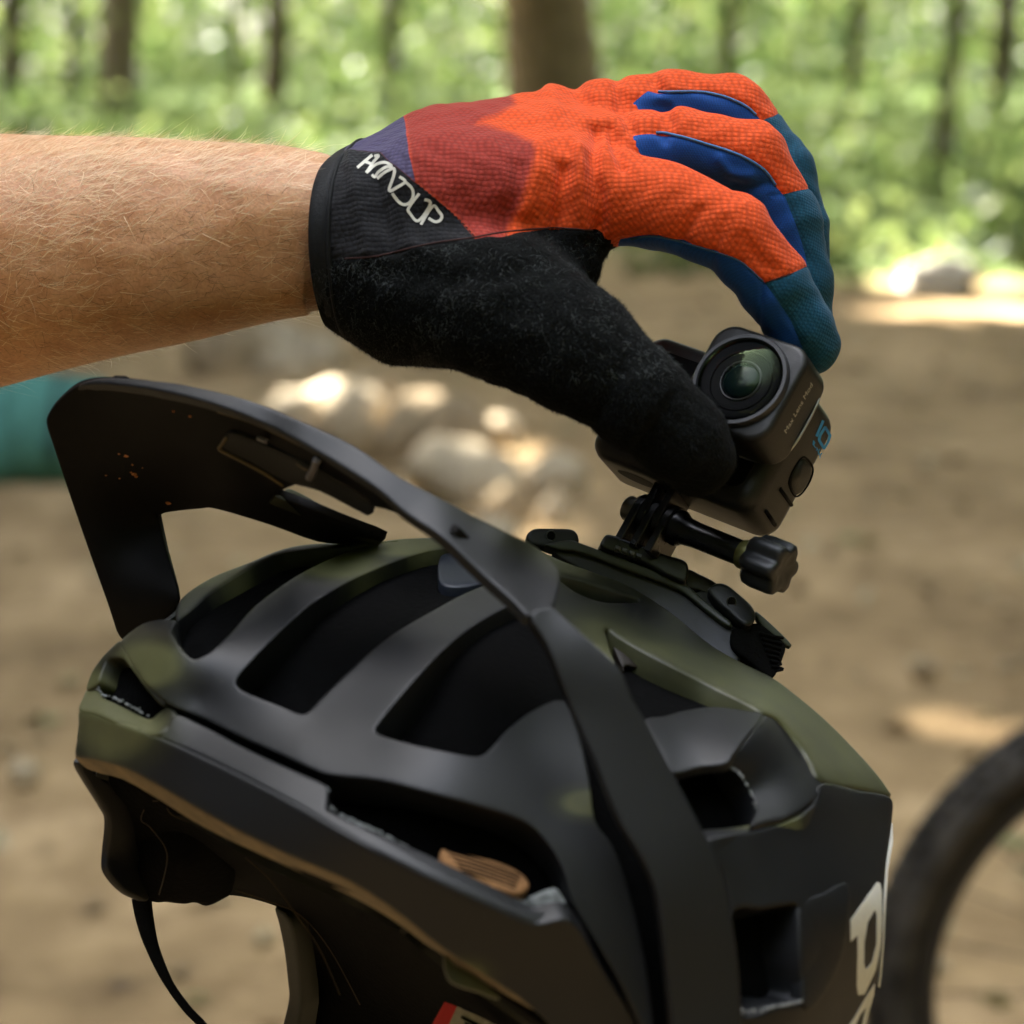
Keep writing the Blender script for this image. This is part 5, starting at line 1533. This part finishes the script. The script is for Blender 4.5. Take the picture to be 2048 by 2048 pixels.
for pts, d0 in (([(290, 1615), (282, 1640), (300, 1655), (330, 1695), (333, 1730), (318, 1790)], -44), ([(305, 1602), (330, 1606), (345, 1630), (420, 1660)], -56), ([(490, 1715), (540, 1760), (600, 1840), (640, 1900), (680, 1990)], -70), ([(470, 1780), (530, 1800), (600, 1830), (660, 1900), (720, 2010)], -30)):
    cv = catmull(pts, 6); P3 = np.array([pm(x, y, d0) for x, y in cv])
    v, t, q = tube(P3, 0.2, 5); add_obj("stitching", to_world(v), simple("tan_thread", (0.045, 0.03, 0.016), 0.8), hel, tris=t, quads=q)
panel("far_rim", [(548, 1815), (556, 1850), (566, 1900), (573, 1960), (575, 2000), (562, 2060), (555, 2120), (590, 2120), (598, 2048), (604, 2000), (598, 1930), (586, 1862), (572, 1830)], dep([(548, 1815, 30), (575, 2000, 40), (604, 2000, 30), (555, 2120, 44), (586, 1862, 24)]), M_SHELL, hel, th=6, fillet=5, step=6, attr={"camo": flat(0.35)})
panel("lit_patch", [(889, 1906), (905, 1926), (942, 1946), (980, 1975), (1002, 1999), (960, 1985), (920, 1972), (900, 1960), (890, 1935)], lambda p: HD(p) + 14, M_SHELL, hel, th=3, fillet=3, step=6, attr={"camo": flat(0.6)})  # thin olive plate painted brighter to stand in for a lit patch
st = np.array([(283, 1795, -12), (290, 1840, -13), (305, 1895, -15), (335, 1962, -18), (372, 2015, -20), (405, 2050, -22), (440, 2095, -24)], float)
cv = catmull(st, 6); P3 = pm_arr(cv)
wd = np.interp(cv[:, 0], [283, 305, 340, 405, 440], [3.6, 2.4, 1.6, 1.5, 1.5])
v, t, q = tube(P3, wd, 10, squash=((0, 0, 1.0), 0.35)); add_obj("chin_strap", to_world(v), M_WEB, hel, tris=t, quads=q)
lb = panel("label", [(914, 2013), (960, 2034), (1040, 2075), (1000, 2120), (880, 2090)], dep([(914, 2013, -70), (1040, 2075, -80), (880, 2090, -70)]), M_PAPER, hel, th=0.6, fillet=0, step=8, smooth=0); lb["label"] = "white care label inside the helmet"
lb = panel("label", [(889, 2004), (914, 2013), (885, 2085), (850, 2075)], dep([(889, 2004, -70), (914, 2013, -70), (850, 2075, -69)]), M_RED, hel, th=0.6, fillet=0, step=8, smooth=0); lb["label"] = "red edge of the care label"
for k in range(3):
    panel("print_line", [(922 + k * 8, 2032 + k * 12), (985 + k * 8, 2062 + k * 12), (983 + k * 8, 2066 + k * 12), (920 + k * 8, 2036 + k * 12)], dep([(914, 2013, -70.6), (1040, 2075, -80.6), (880, 2090, -70.6)]), M_DARK, lb, th=0.3, fillet=0, step=8, smooth=0)

# ---- visor
vis = empty("visor", (0, 0, 0)); vis.parent = hel; vis.location = tuple(to_world(pm(600, 950, -80))[0] - origin_of(hel))
UND = [(92, 846), (99, 825), (114, 806), (140, 782), (169, 768), (216, 765), (314, 777), (422, 806), (531, 848), (640, 906), (712, 949), (760, 981), (816, 1028), (880, 1078), (930, 1120), (960, 1150), (950, 1120), (905, 1070), (885, 1061), (820, 1038), (752, 1016), (746, 1028), (735, 1033), (725, 1029), (680, 1003), (625, 974), (598, 970), (580, 975), (552, 992),
       (600, 1012), (680, 1045), (770, 1082), (700, 1088), (636, 1086), (540, 1052), (433, 1020), (400, 1019), (340, 1025), (322, 1030), (316, 1038), (330, 1090), (360, 1199), (330, 1240), (285, 1262), (242, 1280), (215, 1210), (170, 1080), (130, 965), (105, 890)]
UD = dep([(92, 846, -44), (169, 766, -56), (314, 776, -78), (531, 847, -93), (712, 948, -108), (880, 1075, -114), (960, 1150, -112), (752, 1016, -92), (600, 1000, -62), (770, 1082, -30), (640, 1088, -30), (433, 1020, -34), (316, 1038, -16), (360, 1199, -30), (242, 1280, -14), (170, 1080, -22), (105, 890, -38), (300, 900, -48), (450, 930, -66), (625, 974, -84)])
und = panel("visor_underside", UND, UD, M_UNDER, vis, th=2.6, fillet=4, step=9, smooth=3)
# bright rolled lip and near flank
FL = [(152, 777), (158, 768), (169, 762), (216, 754), (314, 760), (386, 771), (495, 798), (603, 841), (712, 892), (793, 948), (886, 996), (961, 1036), (1026, 1069), (1073, 1092), (1120, 1140), (1112, 1205), (1100, 1214), (1062, 1232), (1026, 1199), (956, 1138), (886, 1074), (816, 1029), (760, 982), (712, 950), (640, 907), (531, 849), (422, 807), (314, 779), (216, 768), (172, 770)]
FD = dep([(152, 777, -54), (172, 770, -58), (314, 760, -74), (314, 779, -79), (495, 798, -93.5), (531, 849, -99), (603, 841, -103), (640, 907, -110), (712, 892, -110), (712, 950, -117), (816, 1029, -126), (793, 948, -117), (886, 996, -120), (886, 1074, -132), (956, 1138, -136), (961, 1036, -118), (1026, 1069, -116), (1026, 1199, -142), (1073, 1092, -106), (1112, 1205, -134), (1062, 1232, -145)])
panel("visor_rim", FL, FD, M_SHELL, vis, th=2.8, fillet=5, step=8, attr={"camo": lambda P, d: np.clip((P[:, 0] - 760) / 260, 0, 1) * 0.55 * np.clip((1060 - np.abs(P[:, 1] - P[:, 0] * 0.55 - 490) * 12) / 1000, 0, 1)})
# near arm down to the pivot
ARMV = [(1062, 1230), (1098, 1210), (1118, 1222), (1166, 1267), (1222, 1318), (1246, 1347), (1268, 1402), (1296, 1448), (1347, 1546), (1402, 1652), (1447, 1745), (1464, 1824), (1478, 1930), (1486, 2060), (1480, 2140), (1360, 2140), (1345, 2048), (1330, 1910), (1312, 1786), (1282, 1716), (1236, 1639), (1189, 1523), (1142, 1416), (1096, 1295)]
AD = dep([(1062, 1230, -147), (1098, 1210, -143), (1166, 1267, -147), (1142, 1416, -153), (1246, 1347, -150), (1236, 1639, -160), (1347, 1546, -154), (1312, 1786, -163), (1447, 1745, -157), (1345, 2048, -164), (1486, 2060, -159)])
panel("visor_arm", ARMV, AD, M_SHELL, vis, th=3.4, fillet=6, step=9, attr=BR)
# strut from the visor to the crown, green on top
panel("visor_strut", [(552, 992), (566, 983), (580, 976), (620, 995), (690, 1035), (772, 1079), (700, 1056), (620, 1020)], dep([(552, 992, -58), (580, 976, -48), (772, 1079, -26), (620, 1020, -50)]), M_SHELL, vis, th=3, fillet=3, step=6, attr={"camo": flat(0.55)})
# mounting pocket under the visor
panel("pocket", [(452, 868), (480, 872), (560, 905), (640, 945), (710, 985), (744, 1010), (742, 1026), (728, 1030), (640, 985), (575, 966), (500, 925), (444, 895)], lambda p: UD(p) - 2.5, simple("pocket_black", (0.003, 0.003, 0.003), 0.7), vis, th=3, fillet=4, step=7)
def rail(name, pts, rad, dz, mat):
    cv = catmull(pts, 6); P3 = np.array([pm(x, y, float(UD(np.array([[x, y]]))[0]) - dz) for x, y in cv])
    v, t, q = tube(P3, rad, 8); add_obj(name, to_world(v), mat, vis, tris=t, quads=q)
M_TANEDGE = simple("edge_highlight", (0.11, 0.075, 0.032), 0.6)  # tan colour paints the highlight along the pocket edges
M_POST = simple("grey_post", (0.13, 0.12, 0.13), 0.5)
rail("pocket_edge", [(452, 876), (443, 890), (440, 900), (480, 921), (530, 948), (566, 972)], 0.55, 3.4, M_TANEDGE)
rail("pocket_edge", [(436, 823), (500, 843), (560, 870), (600, 890)], 0.5, 0.6, M_TANEDGE)
rail("pocket_edge", [(594, 928), (605, 936), (616, 941)], 0.4, 4.0, M_TANEDGE)
rail("post", [(634, 920), (628, 938), (619, 956)], 1.3, 4.2, M_POST)
rail("post", [(516, 876), (526, 880), (534, 883)], 0.9, 3.0, M_POST)
M_SPECK = simple("dried_mud", (0.36, 0.13, 0.04), 0.8)
r = np.random.default_rng(5)
mb = MB()
for (x, y, s) in [(253, 912, 0.9), (269, 948, 1.0), (337, 1006, 1.1), (238, 908, 0.5), (262, 945, 0.5), (272, 953, 0.7), (265, 930, 0.4), (212, 951, 0.4), (239, 957, 0.4), (380, 833, 0.6), (347, 823, 0.5), (285, 936, 0.3)]:
    v, q = blob((0, 0, 0), s, s * 0.6, s * 0.4, int(x))
    mb.add(to_world(v + pm(x, y, float(UD(np.array([[x, y]]))[0]) - 0.3)), quads=q)
v, t, q = mb.out(); o = add_obj("mud_specks", v, M_SPECK, vis, quads=q); o["kind"] = "stuff"; o["label"] = "small orange flecks of dried mud on the visor's underside"

# ================================================================== strap mount on the crown (parts of the camera mount)
MD = dep([(1060, 1080, -6), (1200, 1095, -4), (1330, 1150, -6), (1460, 1240, -14), (1570, 1300, -16), (1300, 1200, -8), (1500, 1300, -20)])
M_PLATE = simple("olive_black_plate", (0.030, 0.036, 0.024), 0.38, 0.5, noise=(90.0, 0.35))
panel("base_plate", [(1090, 1089), (1110, 1084), (1140, 1079), (1158, 1084), (1190, 1096), (1250, 1117), (1326, 1147), (1376, 1172), (1420, 1208), (1462, 1242), (1456, 1252), (1410, 1220), (1366, 1185), (1326, 1166), (1250, 1139), (1190, 1114), (1149, 1102), (1120, 1099)], lambda p: MD(p) - 2, M_PLATE, mount, th=7, fillet=4, step=6)
panel("rubber_pad", [(1110, 1098), (1149, 1103), (1217, 1126), (1326, 1166), (1366, 1185), (1456, 1252), (1475, 1262), (1480, 1320), (1440, 1320), (1380, 1270), (1300, 1215), (1200, 1160), (1120, 1115)], lambda p: MD(p) + 1, M_MATTE, mount, th=9, fillet=4, step=7)
panel("buckle", [(1201, 1090), (1206, 1076), (1214, 1068), (1228, 1070), (1251, 1078), (1290, 1092), (1330, 1108), (1372, 1122), (1376, 1150), (1366, 1164), (1330, 1150), (1296, 1130), (1250, 1112), (1215, 1100)], lambda p: MD(p) - 5, M_BLACKP, mount, th=12, fillet=5, step=6)
for k in range(4):
    x = 1232 + k * 14; y = 1090 + k * 5.2
    panel("ridge", [(x, y), (x + 10, y + 3.6), (x + 8, y + 10), (x - 2, y + 6)], lambda p: MD(p) - 6.6, simple("grey_ridge", (0.09, 0.10, 0.10), 0.5), mount, th=2, fillet=1, step=3, smooth=0)
panel("buckle_tongue", [(1373, 1138), (1400, 1148), (1428, 1162), (1440, 1176), (1420, 1188), (1395, 1180), (1368, 1172)], lambda p: MD(p) + 3, simple("brown_black_plastic", (0.020, 0.013, 0.010), 0.35), mount, th=6, fillet=4, step=6)
panel("strap_lug", [(1054, 1069), (1062, 1060), (1073, 1056), (1105, 1056), (1139, 1057), (1152, 1063), (1158, 1076), (1154, 1088), (1120, 1094), (1079, 1092), (1058, 1084)], lambda p: MD(p) + 3, M_MATTE, mount, th=5, fillet=5, step=6)
panel("strap_lug", [(1416, 1181), (1422, 1171), (1436, 1165), (1454, 1168), (1480, 1188), (1503, 1209), (1512, 1228), (1508, 1243), (1497, 1250), (1484, 1247), (1455, 1222), (1432, 1202)], lambda p: MD(p) - 6, M_MATTE, mount, th=5, fillet=6, step=6)
for x, y, dz in ((1102, 1072, 2.6), (1463, 1204, -6.4)):
    a = np.linspace(0, 2 * np.pi, 20, endpoint=False)
    o_ = float(MD(np.array([[x, y]]))[0]) + dz
    v = np.array([pm(x + 8 * np.cos(t_), y + 9.5 * np.sin(t_), o_) for t_ in a] + [pm(x, y, o_ - 0.1)])
    add_obj("rivet_hole", to_world(v), M_DARK, mount, tris=[(20, i, (i + 1) % 20) for i in range(20)])
    v2 = np.array([pm(x + 9 * np.cos(t_), y + 10.5 * np.sin(t_), o_ - 0.1) for t_ in np.concatenate([a, a[:2]])])
    v, t, q = tube(v2, 0.22, 5); add_obj("rivet_ring", to_world(v), M_PLATE, mount, tris=t, quads=q)
sp = panel("strap", [(1466, 1256), (1490, 1252), (1516, 1245), (1545, 1264), (1571, 1287), (1568, 1312), (1548, 1354), (1525, 1345), (1503, 1325), (1470, 1300), (1460, 1280)], lambda p: MD(p) - 2, M_WEB, mount, th=5, fillet=5, step=6)
for k in range(7):
    x0, y0 = 1519 + k * 4.2, 1270 + k * 11.0
    P3 = np.array([pm(x, y, float(MD(np.array([[x, y]]))[0]) - 2.6) for x, y in catmull([(x0, y0 - 4), (x0 + 22, y0 + 2), (1567 - k * 2.5, y0 + 6)], 4)])
    v, t, q = tube(P3, 0.55, 6); add_obj("webbing_rib", to_world(v), M_WEB, sp, tris=t, quads=q)
panel("strap_tab", [(1511, 1222), (1530, 1236), (1560, 1264), (1582, 1287), (1579, 1293), (1550, 1272), (1519, 1245)], lambda p: MD(p) - 1, M_PLATE, mount, th=2, fillet=2, step=6)
panel("gap_filler", [(1392, 1184), (1424, 1184), (1450, 1206), (1478, 1238), (1484, 1262), (1446, 1246), (1402, 1208)], lambda p: MD(p) + 2, M_MATTE, mount, th=5, fillet=3, step=6)  # filler panel added to close the bright gap beside the lug
